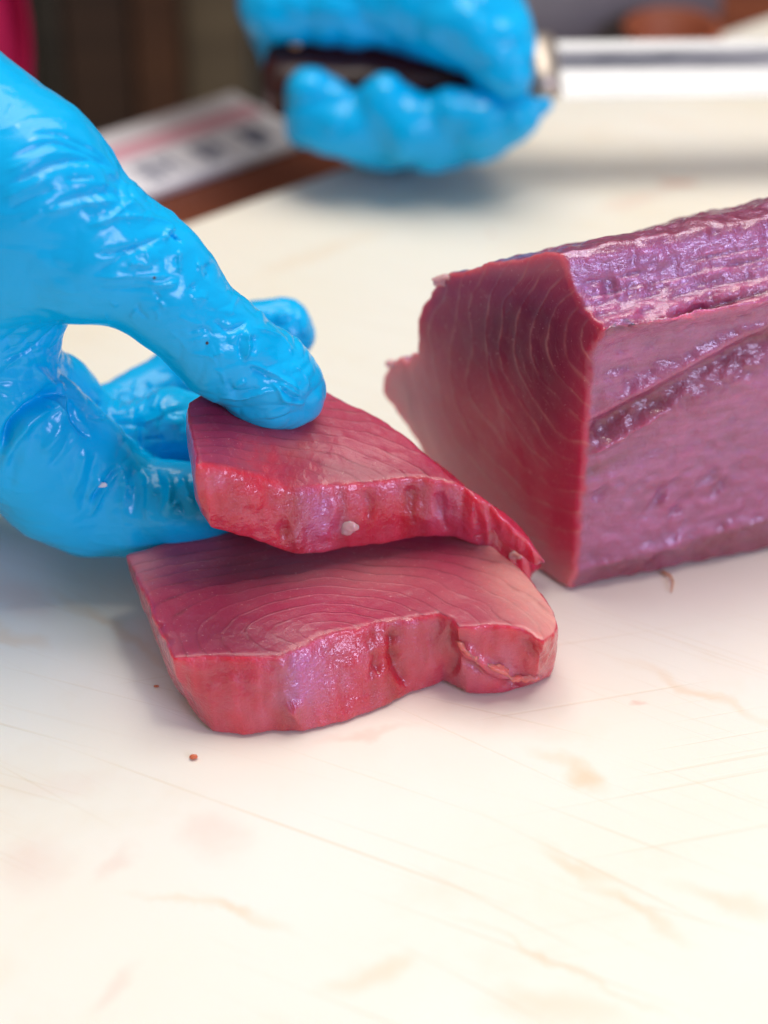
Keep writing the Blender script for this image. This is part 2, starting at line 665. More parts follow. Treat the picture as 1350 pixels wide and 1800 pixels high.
# printed carton lying on the counter beyond the board
A_, B_ = Z(180, 228, -0.0165), Z(452, 150, -0.0165)
c0 = (np.array([Z(250, 343, -0.0165)[:2], Z(538, 243, -0.0165)[:2]]) - BO[:2])
b_near = float((c0 @ EY).mean())
b_far = float(((np.array([A_[:2], B_[:2]]) - BO[:2]) @ EY).mean())
a_right = float(((Z(528, 222, -0.0165)[:2] - BO[:2]) @ EX))
ctn_org = fr(a_right - 0.15, 0.5 * (b_near + b_far), -0.0203)
carton = empty("printed_carton", ctn_org, "flat white carton with a pink stripe and dark lettering lying beyond the cutting board", "carton")
V, Fc = slab(a_right - 0.30, a_right, b_near, b_far, -0.0203, -0.0165, 0.001, 2)
make_obj("carton_body", V, Fc, plain("white_card", (0.86, 0.85, 0.90), 0.5, 0, 0.04, 200), carton, origin=ctn_org)
wdt = b_far - b_near
V, Fc = slab(a_right - 0.30, a_right - 0.004, b_near + 0.52 * wdt, b_near + 0.74 * wdt, -0.0164, -0.0162, 0)
make_obj("pink_stripe", V, Fc, plain("pink_print", (0.78, 0.42, 0.50), 0.5), carton, origin=ctn_org, smooth=False)
ink = plain("blue_black_ink", (0.19, 0.21, 0.30), 0.5)
lv, lf = [], []
for ax, px_w in ((285, 0.0145), (376, 0.0100), (456, 0.0090)):
    base = (Z(ax, 300 - (ax - 285) * 0.33, -0.0165)[:2] - BO[:2]) @ EX
    for g in range(2):
        gx = base + (g - 0.5) * px_w * 0.62
        gw = px_w * 0.5
        strokes = [(0.0, 1.0, 0.84, 0.94), (0.05, 0.95, 0.5, 0.6), (0.0, 1.0, 0.06, 0.16), (0.1, 0.24, 0.1, 0.9), (0.76, 0.9, 0.1, 0.9), (0.42, 0.56, 0.0, 1.0)]
        for (u0, u1, v0, v1) in (strokes if g == 0 else strokes[:2] + strokes[3:5]):
            b0 = b_near + wdt * (0.10 + 0.31 * v0)
            b1 = b_near + wdt * (0.10 + 0.31 * v1)
            V, Fc = slab(gx + gw * (u0 - 0.5), gx + gw * (u1 - 0.5), b0, b1, -0.0164, -0.0162 + 0.00002 * len(lv) / 8, 0)
            lf += [[i + len(lv) for i in f] for f in Fc]
            lv += V
make_obj("lettering", lv, lf, ink, carton, origin=ctn_org, smooth=False)


# ------------------------------------------------------------------ tuna
def sstep(x, a, b):
    t = np.clip((x - a) / (b - a), 0, 1)
    return t * t * (3 - 2 * t)


def tuna_material(name, line_col, line_amt, flesh, wall, sheen, rough_top=0.42, grain=(300, 300, 26), relief=(210, 210, 210)):
    t = NT(name)
    co = t.obj()
    ring, fat, core, side, red = (t.attr(k) for k in ("ring", "fat", "core", "side", "red"))
    n1 = t.noise(co, 60, 4, 0.6)
    n2 = t.noise(co, 420, 4, 0.65)
    n3 = t.noise(co, 1500, 2, 0.6)
    # flesh: dark core, plain flesh, pale margin
    col = t.mix(t.ramp(n1, [(0.3, 0.0), (0.7, 1.0)]), flesh[1], flesh[2])
    col = t.mix(t.math('MULTIPLY', core, 0.92), col, flesh[0])
    col = t.mix(fat, col, flesh[3])
    # muscle boundaries
    r2 = t.math('ADD', ring, t.math('MULTIPLY', n1, 0.5))
    fr_ = t.math('FRACT', r2)
    line = t.ramp(fr_, [(0.0, 0.0), (0.36, 0.10), (0.48, 1.0), (0.60, 0.22), (0.88, 0.0)])
    fine_line = t.ramp(t.math('FRACT', t.math('MULTIPLY_ADD', r2, 2.37, t.math('MULTIPLY', n1, 1.1))), [(0.0, 0.0), (0.42, 0.1), (0.5, 0.7), (0.62, 0.1), (0.9, 0.0)])
    line = t.math('MAXIMUM', line, t.math('MULTIPLY', fine_line, t.ramp(t.noise(co, 140, 2), [(0.5, 0.0), (0.7, 0.8)])))
    gate = t.ramp(t.noise(co, 120, 3), [(0.40, 0.05), (0.66, 1.0)])
    cxyz = t.n('ShaderNodeCombineXYZ')
    t.link(t.math('MULTIPLY', r2, 2.6), cxyz.inputs[0])
    t.link(n1, cxyz.inputs[1])
    bands = t.ramp(t.noise(cxyz.outputs[0], 1.0, 3, 0.7), [(0.3, 0.0), (0.7, 1.0)])
    col = t.mix(t.math('MULTIPLY', bands, t.math('MULTIPLY_ADD', core, -0.3, 0.32)), col, flesh[4])
    la = t.math('MULTIPLY', t.math('MULTIPLY', line, gate), t.math('MULTIPLY', t.math('SUBTRACT', 1.0, side), line_amt))
    col = t.mix(la, col, line_col)
    spk = t.ramp(n2, [(0.60, 0.0), (0.75, 1.0)])
    col = t.mix(t.math('MULTIPLY', spk, 0.14), col, (0.72, 0.34, 0.36))
    fleck = t.ramp(t.noise(co, 1100, 2, 0.7), [(0.66, 0.0), (0.74, 1.0)])
    col = t.mix(t.math('MULTIPLY', fleck, 0.35), col, (0.80, 0.50, 0.50))
    # cut walls: stretched fibres running down
    fib = t.noise(t.mapping(co, scale=grain), 1.0, 4, 0.6, 0.4)
    wcol = t.mix(t.ramp(fib, [(0.28, 0.0), (0.72, 1.0)]), wall[0], wall[1])
    wcol = t.mix(t.math('MULTIPLY', red, 0.9), wcol, wall[2])
    wcol = t.mix(t.math('MULTIPLY', t.attr('sheen'), 0.35), wcol, (0.44, 0.10, 0.28))  # violet sheen of the wet muscle painted into the wall colour
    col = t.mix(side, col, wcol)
    n4 = t.noise(co, 560, 3, 0.7)
    hb = t.math('ADD', t.math('MULTIPLY', n4, 0.8), t.math('MULTIPLY', n3, 0.4))
    nb = t.bump(hb, 0.5, 0.0006)
    t.val(nb.node.inputs['Strength'], t.math('MULTIPLY_ADD', side, 0.65, 0.20))
    nb = t.bump(t.math('MULTIPLY', line, t.math('SUBTRACT', 1.0, side)), 0.25, 0.0004, nb)
    wet = t.ramp(t.noise(co, 230, 3, 0.6), [(0.40, 0.0), (0.62, 1.0)])
    rough = t.math('MULTIPLY_ADD', t.math('MULTIPLY', side, wet), -0.10, rough_top)
    t.set(Base_Color=col, Roughness=rough, Normal=nb)
    t.b.inputs['IOR'].default_value = 1.85
    t.val(t.b.inputs['Subsurface Weight'], 1.0)
    t.b.inputs['Subsurface Radius'].default_value = (1.0, 0.16, 0.18)
    t.b.inputs['Subsurface Scale'].default_value = 0.0075
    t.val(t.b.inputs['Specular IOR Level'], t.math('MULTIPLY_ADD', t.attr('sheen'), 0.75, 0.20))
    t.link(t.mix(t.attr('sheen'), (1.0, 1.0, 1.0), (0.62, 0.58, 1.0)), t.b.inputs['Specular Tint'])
    # wet sheen with the violet play of colour of cut muscle
    t.val(t.b.inputs['Coat Weight'], t.math('MULTIPLY_ADD', side, 0.60, 0.40))
    t.val(t.b.inputs['Coat Roughness'], t.math('MULTIPLY_ADD', wet, -0.10, 0.19))
    t.b.inputs['Coat IOR'].default_value = 1.45
    c1 = t.noise(t.mapping(co, scale=relief), 1.0, 3, 0.55)
    nc = t.bump(c1, 0.5, 0.0016)
    t.val(nc.node.inputs['Strength'], t.math('MULTIPLY_ADD', side, 0.38, 0.17))
    nc = t.bump(n4, 0.30, 0.0005, nc)
    t.link(nc, t.b.inputs['Coat Normal'])
    return t.m


def slice_mat(name):
    return tuna_material(name, (0.15, 0.010, 0.03), 0.62,
                         [(0.18, 0.001, 0.040), (0.36, 0.011, 0.073), (0.45, 0.033, 0.102), (0.80, 0.44, 0.37), (0.52, 0.09, 0.135)],
                         [(0.52, 0.005, 0.040), (0.66, 0.030, 0.078), (0.42, 0.001, 0.010)], 1.0)


# --- lower slice
ZT = 0.022
low_top = [(220, 975), (238, 1018), (262, 1068), (300, 1160), (345, 1156), (395, 1152), (490, 1150), (525, 1135), (560, 1118), (620, 1100), (660, 1088),
           (720, 1081), (770, 1083), (790, 1094), (802, 1110), (860, 1104), (920, 1106), (958, 1122), (980, 1098), (975, 1070), (958, 1036), (925, 1003), (880, 970), (835, 944), (795, 922),
           (740, 895), (640, 870), (500, 885), (380, 925), (290, 955)]
low_bot = [(262, 1075), (285, 1130), (305, 1185), (330, 1232), (345, 1258), (372, 1291), (430, 1294), (530, 1289), (600, 1276), (660, 1252), (720, 1226), (780, 1204),
           (820, 1222), (885, 1221), (930, 1208), (964, 1192), (972, 1166), (968, 1146), (955, 1120), (900, 1080), (800, 1015), (650, 950), (500, 950), (380, 975), (290, 1020)]


def top_wobble(x, y):
    P = np.stack([x * 45, y * 45, np.zeros_like(x)], 1)
    return 0.0011 * vnoise(P, 3)


def low_zt(x, y):
    d = (x + 0.02) / 0.05
    return ZT + 0.001 * np.clip(-d, 0, 2) + top_wobble(x, y) - 0.004 * sstep(x, 0.028, 0.046)


def ragged(P, seed):
    return 0.0007 * vnoise(P * np.array([120, 120, 25.0]), seed) + 0.0004 * fbm(P * np.array([330, 330, 120.0]), 2, seed + 1)


LT = np.array([Z(*p, ZT)[:2] for p in low_top])
LB = np.array([Z(*p, 0.0)[:2] for p in low_bot])


def low_sdf(P):
    x, y, z = P[:, 0], P[:, 1], P[:, 2]
    h = np.clip(z / ZT, 0, 1)
    near = (x > LT[:, 0].min() - 0.01) & (x < LT[:, 0].max() + 0.01) & (y > min(LB[:, 1].min(), LT[:, 1].min()) - 0.01) & (y < LT[:, 1].max() + 0.01)
    out = np.full(len(P), 0.01)
    i = np.where(near)[0]
    xi, yi, hi, zi = x[i], y[i], h[i], z[i]
    s = sd_poly(xi, yi, LB) * (1 - hi) + sd_poly(xi, yi, LT) * hi - 0.0010 * np.sin(np.pi * hi)
    s = s + ragged(P[i], 91)
    s = smax(s, zi - low_zt(xi, yi), 0.0013)
    out[i] = smax(s, 0.0004 - zi, 0.0012)
    return out


def wall_relief(V, N, amp, seed, fz=14.0, fh=190.0):
    w = 1 - sstep(np.abs(N[:, 2]), 0.45, 0.8)
    f = fbm(V * np.array([fh, fh, fz]) + seed, 3, seed)
    c = vnoise(V * np.array([70, 70, 6.0]) + seed, seed + 5)
    g = fbm(V * 260 + seed, 3, seed + 9)
    return w * (amp * f - amp * 1.3 * np.clip(c - 0.35, 0, 1)) + 0.00018 * g


lo = [LT[:, 0].min() - 0.006, min(LB[:, 1].min(), LT[:, 1].min()) - 0.006, -0.002]
hi = [LT[:, 0].max() + 0.006, LT[:, 1].max() + 0.006, ZT + 0.008]
V, Q = sdf_mesh(low_sdf, lo, hi, 0.00045)
base = np.array([V[:, 0].mean(), V[:, 1].mean(), 0.0])
low = make_obj("tuna_slice", V, Q, slice_mat("tuna_flesh_lower"), origin=base)
tag(low, "lower slice of raw red tuna lying flat on the board, front corner nearest the lens", "tuna slice", "cut slices of raw tuna")


def paint_slice(o, base, ring_c, k, spacing, fatfn, corefn, redfn, sheenfn, creases, seed):
    V, N = get_vn(o.data)
    Vw = V + base
    pj = proj(Vw)
    acc = wall_relief(Vw, N, 0.00042, seed)
    for pts, w, a in creases:
        crease(Vw, N, spline(pts), w, a, acc, pj=pj, jit=0.6)
    set_co(o.data, V + N * acc[:, None])
    px, py, _ = pj
    wob = fbm(Vw * 50, 3, seed + 2)
    ring = np.hypot((px - ring_c[0]) / k, py - ring_c[1]) / spacing + wob * 0.9
    set_attr(o, "ring", ring)
    side = 1 - sstep(N[:, 2] + 0.10 * fbm(Vw * 400, 2, seed + 4), 0.66, 0.90)
    set_attr(o, "side", side)
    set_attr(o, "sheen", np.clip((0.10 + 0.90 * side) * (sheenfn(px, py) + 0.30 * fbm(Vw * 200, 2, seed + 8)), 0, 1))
    set_attr(o, "fat", np.clip(fatfn(px, py) + 0.18 * wob, 0, 1) * (fatfn(px, py) > 0))
    set_attr(o, "core", np.clip(corefn(px, py) + 0.2 * wob, 0, 1))
    set_attr(o, "red", np.clip(redfn(px, py) + 0.25 * vnoise(Vw * np.array([160, 160, 10.0]), seed + 6), 0, 1))


def g2(px, py, cx, cy, sx, sy, turn=0.0):
    c, s = math.cos(turn), math.sin(turn)
    u = ((px - cx) * c + (py - cy) * s) / sx
    v = (-(px - cx) * s + (py - cy) * c) / sy
    return np.exp(-(u * u + v * v))


def band(px, c, w):
    return np.exp(-((px - c) / w) ** 2)


paint_slice(low, base, (585, 1112), 3.0, 15.0,
            lambda x, y: 0.85 * sstep(x - 0.55 * (y - 1000), 790, 940) * (y < 1125) + 0.35 * g2(x, y, 245, 1000, 40, 60) + 0.22 * g2(x, y, 640, 1010, 180, 40),
            lambda x, y: 0.9 * g2(x, y, 395, 1120, 110, 60) + 0.85 * g2(x, y, 470, 990, 150, 45),
            lambda x, y: 0.9 * band(x, 505, 22) + 0.9 * band(x, 690, 16) + 0.8 * band(x, 800, 18) + 0.8 * g2(x, y, 955, 1140, 40, 35) + 0.6 * band(x, 655, 8),
            lambda x, y: 0.12 + 0.9 * g2(x, y, 530, 1180, 55, 80) + 0.4 * g2(x, y, 740, 1095, 110, 14) + 0.25 * g2(x, y, 860, 1190, 80, 40),
            [([(500, 1155), (495, 1200), (530, 1280)], 9, 0.0010), ([(640, 1110), (655, 1160), (650, 1200)], 7, -0.0012),
             ([(690, 1090), (690, 1150), (720, 1215)], 10, -0.0011), ([(785, 1100), (800, 1140), (790, 1195)], 12, -0.0016),
             ([(800, 1130), (840, 1160), (890, 1185), (935, 1192)], 9, 0.0016), ([(805, 1148), (840, 1176), (890, 1200), (930, 1205)], 8, -0.0012),
             ([(740, 1085), (760, 1140), (750, 1200)], 14, 0.0008), ([(310, 1165), (360, 1175), (420, 1160)], 10, 0.0005),
             ([(660, 1140), (665, 1190)], 6, -0.001), ([(275, 1090), (300, 1140)], 8, -0.0008), ([(905, 1120), (945, 1150), (960, 1185)], 9, -0.0010)], 11)

# --- upper slice, lifted at the left, resting on the lower one and drooping to the right
ctl = [(330, 705, .0625), (345, 815, .0605), (430, 830, .0545), (510, 858, .0475), (600, 852, .0445), (680, 846, .0440), (740, 842, .0435),
       (800, 850, .0425), (870, 900, .0360), (915, 940, .0300), (952, 982, .0225), (560, 684, .0530), (650, 725, .0490), (720, 768, .0460), (790, 842, .0425),
       (450, 760, .0570), (440, 680, .059)]
cp = np.array([Z(a, b, c) for a, b, c in ctl])


def tps(A, B):
    r = np.sqrt(((A[:, None, :] - B[None]) ** 2).sum(2)) + 1e-9
    return r * r * np.log(r)


_n = len(cp)
_K = tps(cp[:, :2], cp[:, :2]) + 2e-6 * np.eye(_n)
_P = np.hstack([np.ones((_n, 1)), cp[:, :2]])
_A = np.block([[_K, _P], [_P.T, np.zeros((3, 3))]])
_c = np.linalg.solve(_A, np.concatenate([cp[:, 2], np.zeros(3)]))


def up_zt(x, y):
    X = np.stack([x, y], 1)
    return tps(X, cp[:, :2]) @ _c[:_n] + _c[_n] + X @ _c[_n + 1:]


UTH = 0.0175


def onto(px, py, off):
    z = 0.045 - off
    for _ in range(14):
        p = Z(px, py, z)
        z = 0.5 * z + 0.5 * (float(up_zt(p[:1], p[1:2])[0]) - off)
    return Z(px, py, z)[:2]


up_top = [(330, 705), (338, 760), (347, 815), (385, 822), (430, 831), (470, 843), (510, 859), (560, 856), (600, 851), (680, 845), (740, 840), (775, 842), (800, 848), (816, 850), (832, 872), (846, 878),
          (860, 886), (873, 902), (890, 914), (905, 931), (926, 949), (938, 965), (952, 977), (958, 984), (930, 940), (890, 902), (850, 872), (810, 848), (790, 838), (760, 805), (720, 768), (650, 724), (600, 700), (560, 684), (470, 665), (390, 668)]
up_bot = [(348, 880), (352, 905), (370, 934), (440, 945), (480, 962), (520, 976), (560, 977), (600, 968), (650, 961), (740, 949), (790, 946), (830, 960), (880, 985), (915, 1012), (932, 1027), (955, 1003),
          (957, 990), (900, 930), (840, 890), (760, 850), (650, 770), (560, 735), (470, 720), (390, 735), (350, 790)]
UT = np.array([onto(a, b, 0.0) for a, b in up_top])
UB = np.array([onto(a, b, UTH) for a, b in up_bot])


def up_sdf(P):
    x, y, z = P[:, 0], P[:, 1], P[:, 2]
    zt = up_zt(x, y)
    h = np.clip((z - zt + UTH) / UTH, -0.2, 1.2)
    out = np.full(len(P), 0.01)
    i = np.where((h > -0.9) & (h < 1.9))[0]
    xi, yi, hi, d = x[i], y[i], h[i], (z - zt)[i]
    s = sd_poly(xi, yi, UB) * (1 - hi) + sd_poly(xi, yi, UT) * hi - 0.0010 * np.sin(np.pi * np.clip(hi, 0, 1))
    s = s + ragged(P[i], 97)
    s = smax(s, d, 0.0013)
    out[i] = smax(s, -UTH - d, 0.0016)
    return out


lo = [min(UT[:, 0].min(), UB[:, 0].min()) - .006, min(UT[:, 1].min(), UB[:, 1].min()) - .006, 0.0005]
hi = [UT[:, 0].max() + .006, max(UT[:, 1].max(), UB[:, 1].max()) + .006, 0.072]
V, Q = sdf_mesh(up_sdf, lo, hi, 0.00045)
base = np.array([V[:, 0].mean(), V[:, 1].mean(), V[:, 2].min()])
upper = make_obj("tuna_slice", V, Q, slice_mat("tuna_flesh_upper"), origin=base)
tag(upper, "upper slice of raw red tuna pinched and lifted at one end by the blue glove", "tuna slice", "cut slices of raw tuna")
paint_slice(upper, base, (330, 885), 3.2, 14.0,
            lambda x, y: 0.75 * sstep((x - 560) * 0.62 - (y - 690), 22, 52) * (y < 850) + 0.2 * g2(x, y, 520, 790, 60, 20),
            lambda x, y: 0.55 * g2(x, y, 400, 780, 70, 60) + 0.45 * g2(x, y, 640, 830, 130, 22, 0.1),
            lambda x, y: 0.95 * band(x, 520, 22) + 0.9 * band(x, 725, 18) + 0.5 * band(x, 745, 8) + 0.6 * band(x, 600, 12) + 0.4 * band(x, 800, 10),
            lambda x, y: 0.12 + 0.9 * g2(x, y, 560, 910, 42, 70) + 0.6 * g2(x, y, 780, 890, 40, 50) + 0.5 * g2(x, y, 870, 945, 60, 40) + 0.4 * g2(x, y, 690, 855, 70, 14),
            [([(515, 862), (530, 910), (520, 972)], 10, 0.0011), ([(728, 845), (722, 890), (735, 940)], 9, -0.0012), ([(745, 848), (752, 890), (745, 935)], 8, 0.0007),
             ([(770, 850), (775, 895), (790, 940)], 7, -0.0008), ([(830, 870), (840, 920), (835, 955)], 6, -0.0009), ([(868, 895), (875, 935), (880, 980)], 6, -0.0009), ([(850, 885), (856, 925), (858, 965)], 7, 0.0009),
             ([(905, 935), (905, 970), (915, 1005)], 6, -0.0009), ([(440, 838), (450, 890), (440, 940)], 14, 0.0006), ([(640, 855), (650, 900), (640, 955)], 9, -0.0006),
             ([(480, 870), (500, 920), (490, 960)], 8, -0.0006), ([(590, 860), (585, 900), (560, 965)], 12, 0.0005), ([(930, 962), (940, 985), (938, 1015)], 6, 0.0009)], 23)

# --- block
p0 = Z(1000, 1041, 0.0)
p1 = Z(790, 905, 0.0)
sd_ = (p1 - p0) / np.linalg.norm(p1 - p0)
nn_ = np.array([sd_[1], -sd_[0], 0.0])
if nn_ @ (CAM - p0) < 0:
    nn_ = -nn_
ax_ = Z(1350, 969, 0.0) - p0
ax_ /= np.linalg.norm(ax_)
BL = 0.17
an = float(-(ax_ @ nn_))                       # > 0: depth into the block per metre along it
prof_px = [(775, 490), (812, 480), (850, 467), (905, 456), (950, 444), (980, 447), (990, 462), (1003, 510), (1018, 540), (1042, 562), (1060, 580), (1050, 592), (1036, 618), (1031, 660), (1030, 700), (1027, 760),
           (1021, 820), (1020, 850), (1015, 900), (1012, 950), (1009, 1000), (1003, 1022), (1000, 1041)]
left_px = [(795, 908), (770, 860), (742, 800), (712, 750), (688, 715), (668, 690), (671, 660), (684, 640), (700, 630), (714, 640), (724, 626), (733, 622), (731, 596), (732, 560), (738, 535), (758, 510)]
# where the edge that starts at each profile point leaves the picture (height at x = 1350)
exits = {0: 352, 1: 352, 2: 353, 3: 355, 4: 362, 5: 380, 6: 392, 7: 440, 8: 470, 9: 492, 10: 506, 11: 512, 12: 535, 13: 565, 14: 590, 15: 625,
         16: 660, 17: 690, 18: 770, 19: 840, 20: 905, 21: 940, 22: 969}


def face_pt(px, py):
    p = PL(px, py, p0, nn_)
    return p


prof0, prof1 = [], []
for i, q in enumerate(prof_px):
    p = face_pt(*q)
    prof0.append(((p - p0) @ sd_, p[2]))
    # walk along the axis until x = 1350, then find the height that meets the wanted row
    lo_t, hi_t = 0.0, 0.5
    for _ in range(50):
        mt = 0.5 * (lo_t + hi_t)
        if proj((p + ax_ * mt)[None])[0][0] < 1350:
            lo_t = mt
        else:
            hi_t = mt
    tt = lo_t
    e = p + ax_ * tt
    zl, zh = -0.05, 0.2
    for _ in range(50):
        mz = 0.5 * (zl + zh)
        e2 = e.copy()
        e2[2] = mz
        if proj(e2[None])[1][0] > exits[i]:
            zl = mz
        else:
            zh = mz
    dz = (zl - p[2]) * BL / tt
    prof1.append(((p - p0) @ sd_, p[2] + dz))
for q in left_px:
    p = face_pt(*q)
    prof0.append(((p - p0) @ sd_, p[2]))
    prof1.append(((p - p0) @ sd_ * 1.0, p[2] * (prof1[0][1] / prof0[0][1])))
prof0, prof1 = np.array(prof0), np.array(prof1)

print("carton b", b_near, b_far)


def block_coords(P):
    tau = -((P - p0) @ nn_) / an
    Qp = P - tau[:, None] * ax_
    return tau, (Qp - p0) @ sd_, Qp[:, 2]


def block_sdf(P):
    tau, s, z = block_coords(P)
    f = np.clip(tau / BL, -0.1, 1.1)
    w = np.where((tau > -0.02) & (tau < BL + 0.02))[0]
    out = np.full(len(P), 0.02)
    a = sd_poly(s[w], z[w], prof0) * (1 - f[w]) + sd_poly(s[w], z[w], prof1) * f[w]
    a = a + 0.0011 * fbm(P[w] * 130, 3, 101) * sstep(s[w], -0.01, 0.03) + 0.0005 * fbm(P[w] * 110, 2, 102) + 0.0004 * vnoise(P[w] * 380, 103)
    a = smax(a * 0.9, -tau[w] * an, 0.0012)
    a = smax(a, 0.0004 - z[w], 0.0012)
    out[w] = smax(a, (tau[w] - BL) * an, 0.002)
    return out


cs = np.array([p0 + sd_ * s + np.array([0, 0, z]) + ax_ * t for pr, t in ((prof0, 0.0), (prof1, BL)) for s, z in pr])
V, Q = sdf_mesh(block_sdf, cs.min(0) - 0.006, cs.max(0) + 0.006, 0.0006)
bbase = np.array([V[:, 0].mean(), V[:, 1].mean(), 0.0])
block_mat = tuna_material("tuna_flesh_block", (0.56, 0.22, 0.21), 0.60,
                          [(0.125, 0.0005, 0.038), (0.50, 0.014, 0.080), (0.58, 0.038, 0.110), (0.80, 0.40, 0.40), (0.56, 0.075, 0.125)],
                          [(0.29, 0.034, 0.115), (0.50, 0.105, 0.265), (0.22, 0.008, 0.030)], 1.0, 0.40, (40, 200, 330), (90, 240, 330))
blk = make_obj("tuna_block", V, Q, block_mat, origin=bbase)
tag(blk, "thick block of raw dark red tuna standing on the board behind the slices", "tuna block")
V, N = get_vn(blk.data)
Vw = V + bbase
pj = proj(Vw)
px, py, _ = pj
tau, s_, z_ = block_coords(Vw)
acc = np.zeros(len(Vw))
sidev = sstep(tau - 0.0006 * fbm(Vw * 300, 2, 31), 0.0006, 0.0022)
# striations along the upper band, the grain of the lower face, coarse unevenness
L2 = np.stack([tau * 30, z_ * 0, z_ * 0], 1)
fade_in = sstep(tau, 0.001, 0.010)
acc += sidev * (0.00038 * fbm(Vw * 260, 3, 33) - 0.0004 * np.clip(fbm(Vw * np.array([55, 90, 90]), 3, 36) - 0.22, 0, 1) + 0.0008 * fade_in * fbm(Vw * np.array([35, 35, 70]), 2, 35))
acc += (1 - sidev) * 0.0003 * fbm(Vw * 90, 3, 37)
lines_up = [([(1010, 500 + k * 16), (1120, 478 + k * 15), (1240, 452 + k * 14), (1365, 428 + k * 12)], 4.5, -0.0009) for k in range(0, 6)]
lines_up = []
for k in range(13):
    q0 = 0.3 + 5.6 * k / 12 + 0.25 * math.sin(k * 2.3)
    lines_up.append(([(1002 + 6 * q0, 497 + q0 * 16), (1120, 475 + q0 * 15.5), (1240, 448 + q0 * 15), (1365, 424 + q0 * 14)], 3.2 + 1.5 * (k % 3), (-0.0008, 0.0005, -0.0005)[k % 3]))
cre = lines_up + [
    ([(1060, 588), (1120, 570), (1200, 548), (1280, 528), (1370, 505)], 9, -0.0020),
    
    ([(1024, 775), (1080, 735), (1150, 700), (1230, 655), (1370, 585)], 20, -0.0024),
    ([(1030, 745), (1090, 705), (1160, 668), (1250, 620), (1370, 560)], 12, 0.0014),
    ([(1030, 800), (1070, 778), (1130, 742), (1190, 712)], 6, 0.0016),
    ([(1008, 1004), (1080, 985), (1180, 958), (1280, 930), (1370, 905)], 9, 0.0010),
    ([(1075, 905), (1110, 860), (1160, 820)], 5.5, -0.0007), ([(1110, 930), (1160, 870), (1220, 820)], 5.5, -0.0007),
    ([(1160, 925), (1210, 870), (1270, 820)], 5.5, -0.0006), ([(1210, 910), (1260, 860), (1320, 800)], 5.5, -0.0006), ([(1040, 880), (1070, 850)], 5, -0.0006),
    ]
for pts, w, a in cre:
    crease(Vw, N, spline(pts), w, a, acc, pj=pj, taper=0.12, jit=(0.0 if w >= 12 else 0.7 if a > -0.00055 or w < 5 else 0.25))
set_co(blk.data, V + N * acc[:, None])
wob = fbm(Vw * 40, 3, 41)
set_attr(blk, "ring", np.hypot((px - 1062) * 1.0, (py - 600) * 0.86) / 29.0 + 0.8 * wob)
set_attr(blk, "side", sidev)
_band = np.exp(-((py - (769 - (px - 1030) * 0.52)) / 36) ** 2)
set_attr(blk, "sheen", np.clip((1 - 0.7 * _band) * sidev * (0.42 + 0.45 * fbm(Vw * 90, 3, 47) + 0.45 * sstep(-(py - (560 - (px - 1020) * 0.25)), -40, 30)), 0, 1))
facefat = 0.85 * (sstep(-(px - 765), -60, 60) * sstep(py, 540, 660)) + 0.25 * sstep(-py, -500, -470) + 0.62 * sstep(py - (px - 700), 620, 790)
set_attr(blk, "fat", np.clip((facefat + 0.15 * wob) * (1 - sidev), 0, 1))
set_attr(blk, "core", np.clip(1.15 * g2(px, py, 925, 585, 140, 100) + 0.6 * g2(px, py, 960, 730, 60, 90) + 0.15 * wob, 0, 1))
line_y = 765 - (px - 1030) * 0.52
redm = 1.0 * np.exp(-((py - line_y - 4) / 34) ** 2) * (0.75 + 0.5 * vnoise(Vw * np.array([50, 90, 140]), 43)) + 0.9 * np.exp(-((py - (836 - (px - 1022) * 0.5)) / 9) ** 2) * np.exp(-((px - 1040) / 90) ** 2)
bot_y = 1004 - (px - 1008) * 0.285
redm = np.maximum(redm, sstep(py - bot_y, -6, 10))
top_y = 455 - (px - 985) * 0.165
redm = np.maximum(redm, sstep(top_y - py, -14, 8))
redm = np.maximum(redm, 0.8 * np.exp(-((py - (586 - (px - 1060) * 0.26)) / 7) ** 2))
redm = np.maximum(redm, np.exp(-(tau / 0.003) ** 2) * 0.2)
set_attr(blk, "red", np.clip(redm + 0.12 * wob, 0, 1))
del V, N, Vw, pj, acc

# small bits
pale = NT("pale_connective_tissue")
pale.set(Base_Color=(0.62, 0.36, 0.38), Roughness=0.25, Subsurface_Weight=0.8, Subsurface_Scale=0.003)


def blob(name, c, r, mat, parent=None, seed=1, amp=0.3, h=None, stretch=(1, 1, 1)):
    c = np.asarray(c, float)
    st = np.asarray(stretch, float)

    def f(P):
        q = (P - c) / st
        return np.sqrt((q * q).sum(1)) - r * (1 + amp * fbm(q / r * 1.3 + seed, 2, seed))
    R = r * 1.6 * max(stretch)
    V, Q = sdf_mesh(f, c - R, c + R, h or r / 7)
    return make_obj(name, V, Q, mat, parent, origin=c - np.array([0, 0, r * st[2]]))


def surface_hit(px, py, objs):
    """where a sight line first meets one of the objects"""
    best = None
    r = ray(px, py)
    r = r / np.linalg.norm(r)
    for o in objs:
        inv = o.matrix_world.inverted() if o.parent else None
        org = Vector(CAM) - (o.location if not o.parent else (o.location + o.parent.location))
        ok, loc, nor, _ = o.ray_cast(org, Vector(r))
        if ok:
            p = np.array(loc) + np.array(o.location if not o.parent else (o.location + o.parent.location))
            d = np.linalg.norm(p - CAM)
            if best is None or d < best[0]:
                best = (d, p, np.array(nor))
    return best


bpy.context.view_layer.update()


def part_of(o, name, px, py, r, mat, seed, stretch=(1, 1, 1), push=0.3):
    h = surface_hit(px, py, [o])
    if h is None:
        print("no hit for", name, px, py)
        return
    c = h[1] + h[2] * r * push
    b = blob(name, c, r, mat, None, seed, 0.35, None, stretch)
    b.parent = o
    b.location = Vector(b.location) - o.location
    return b


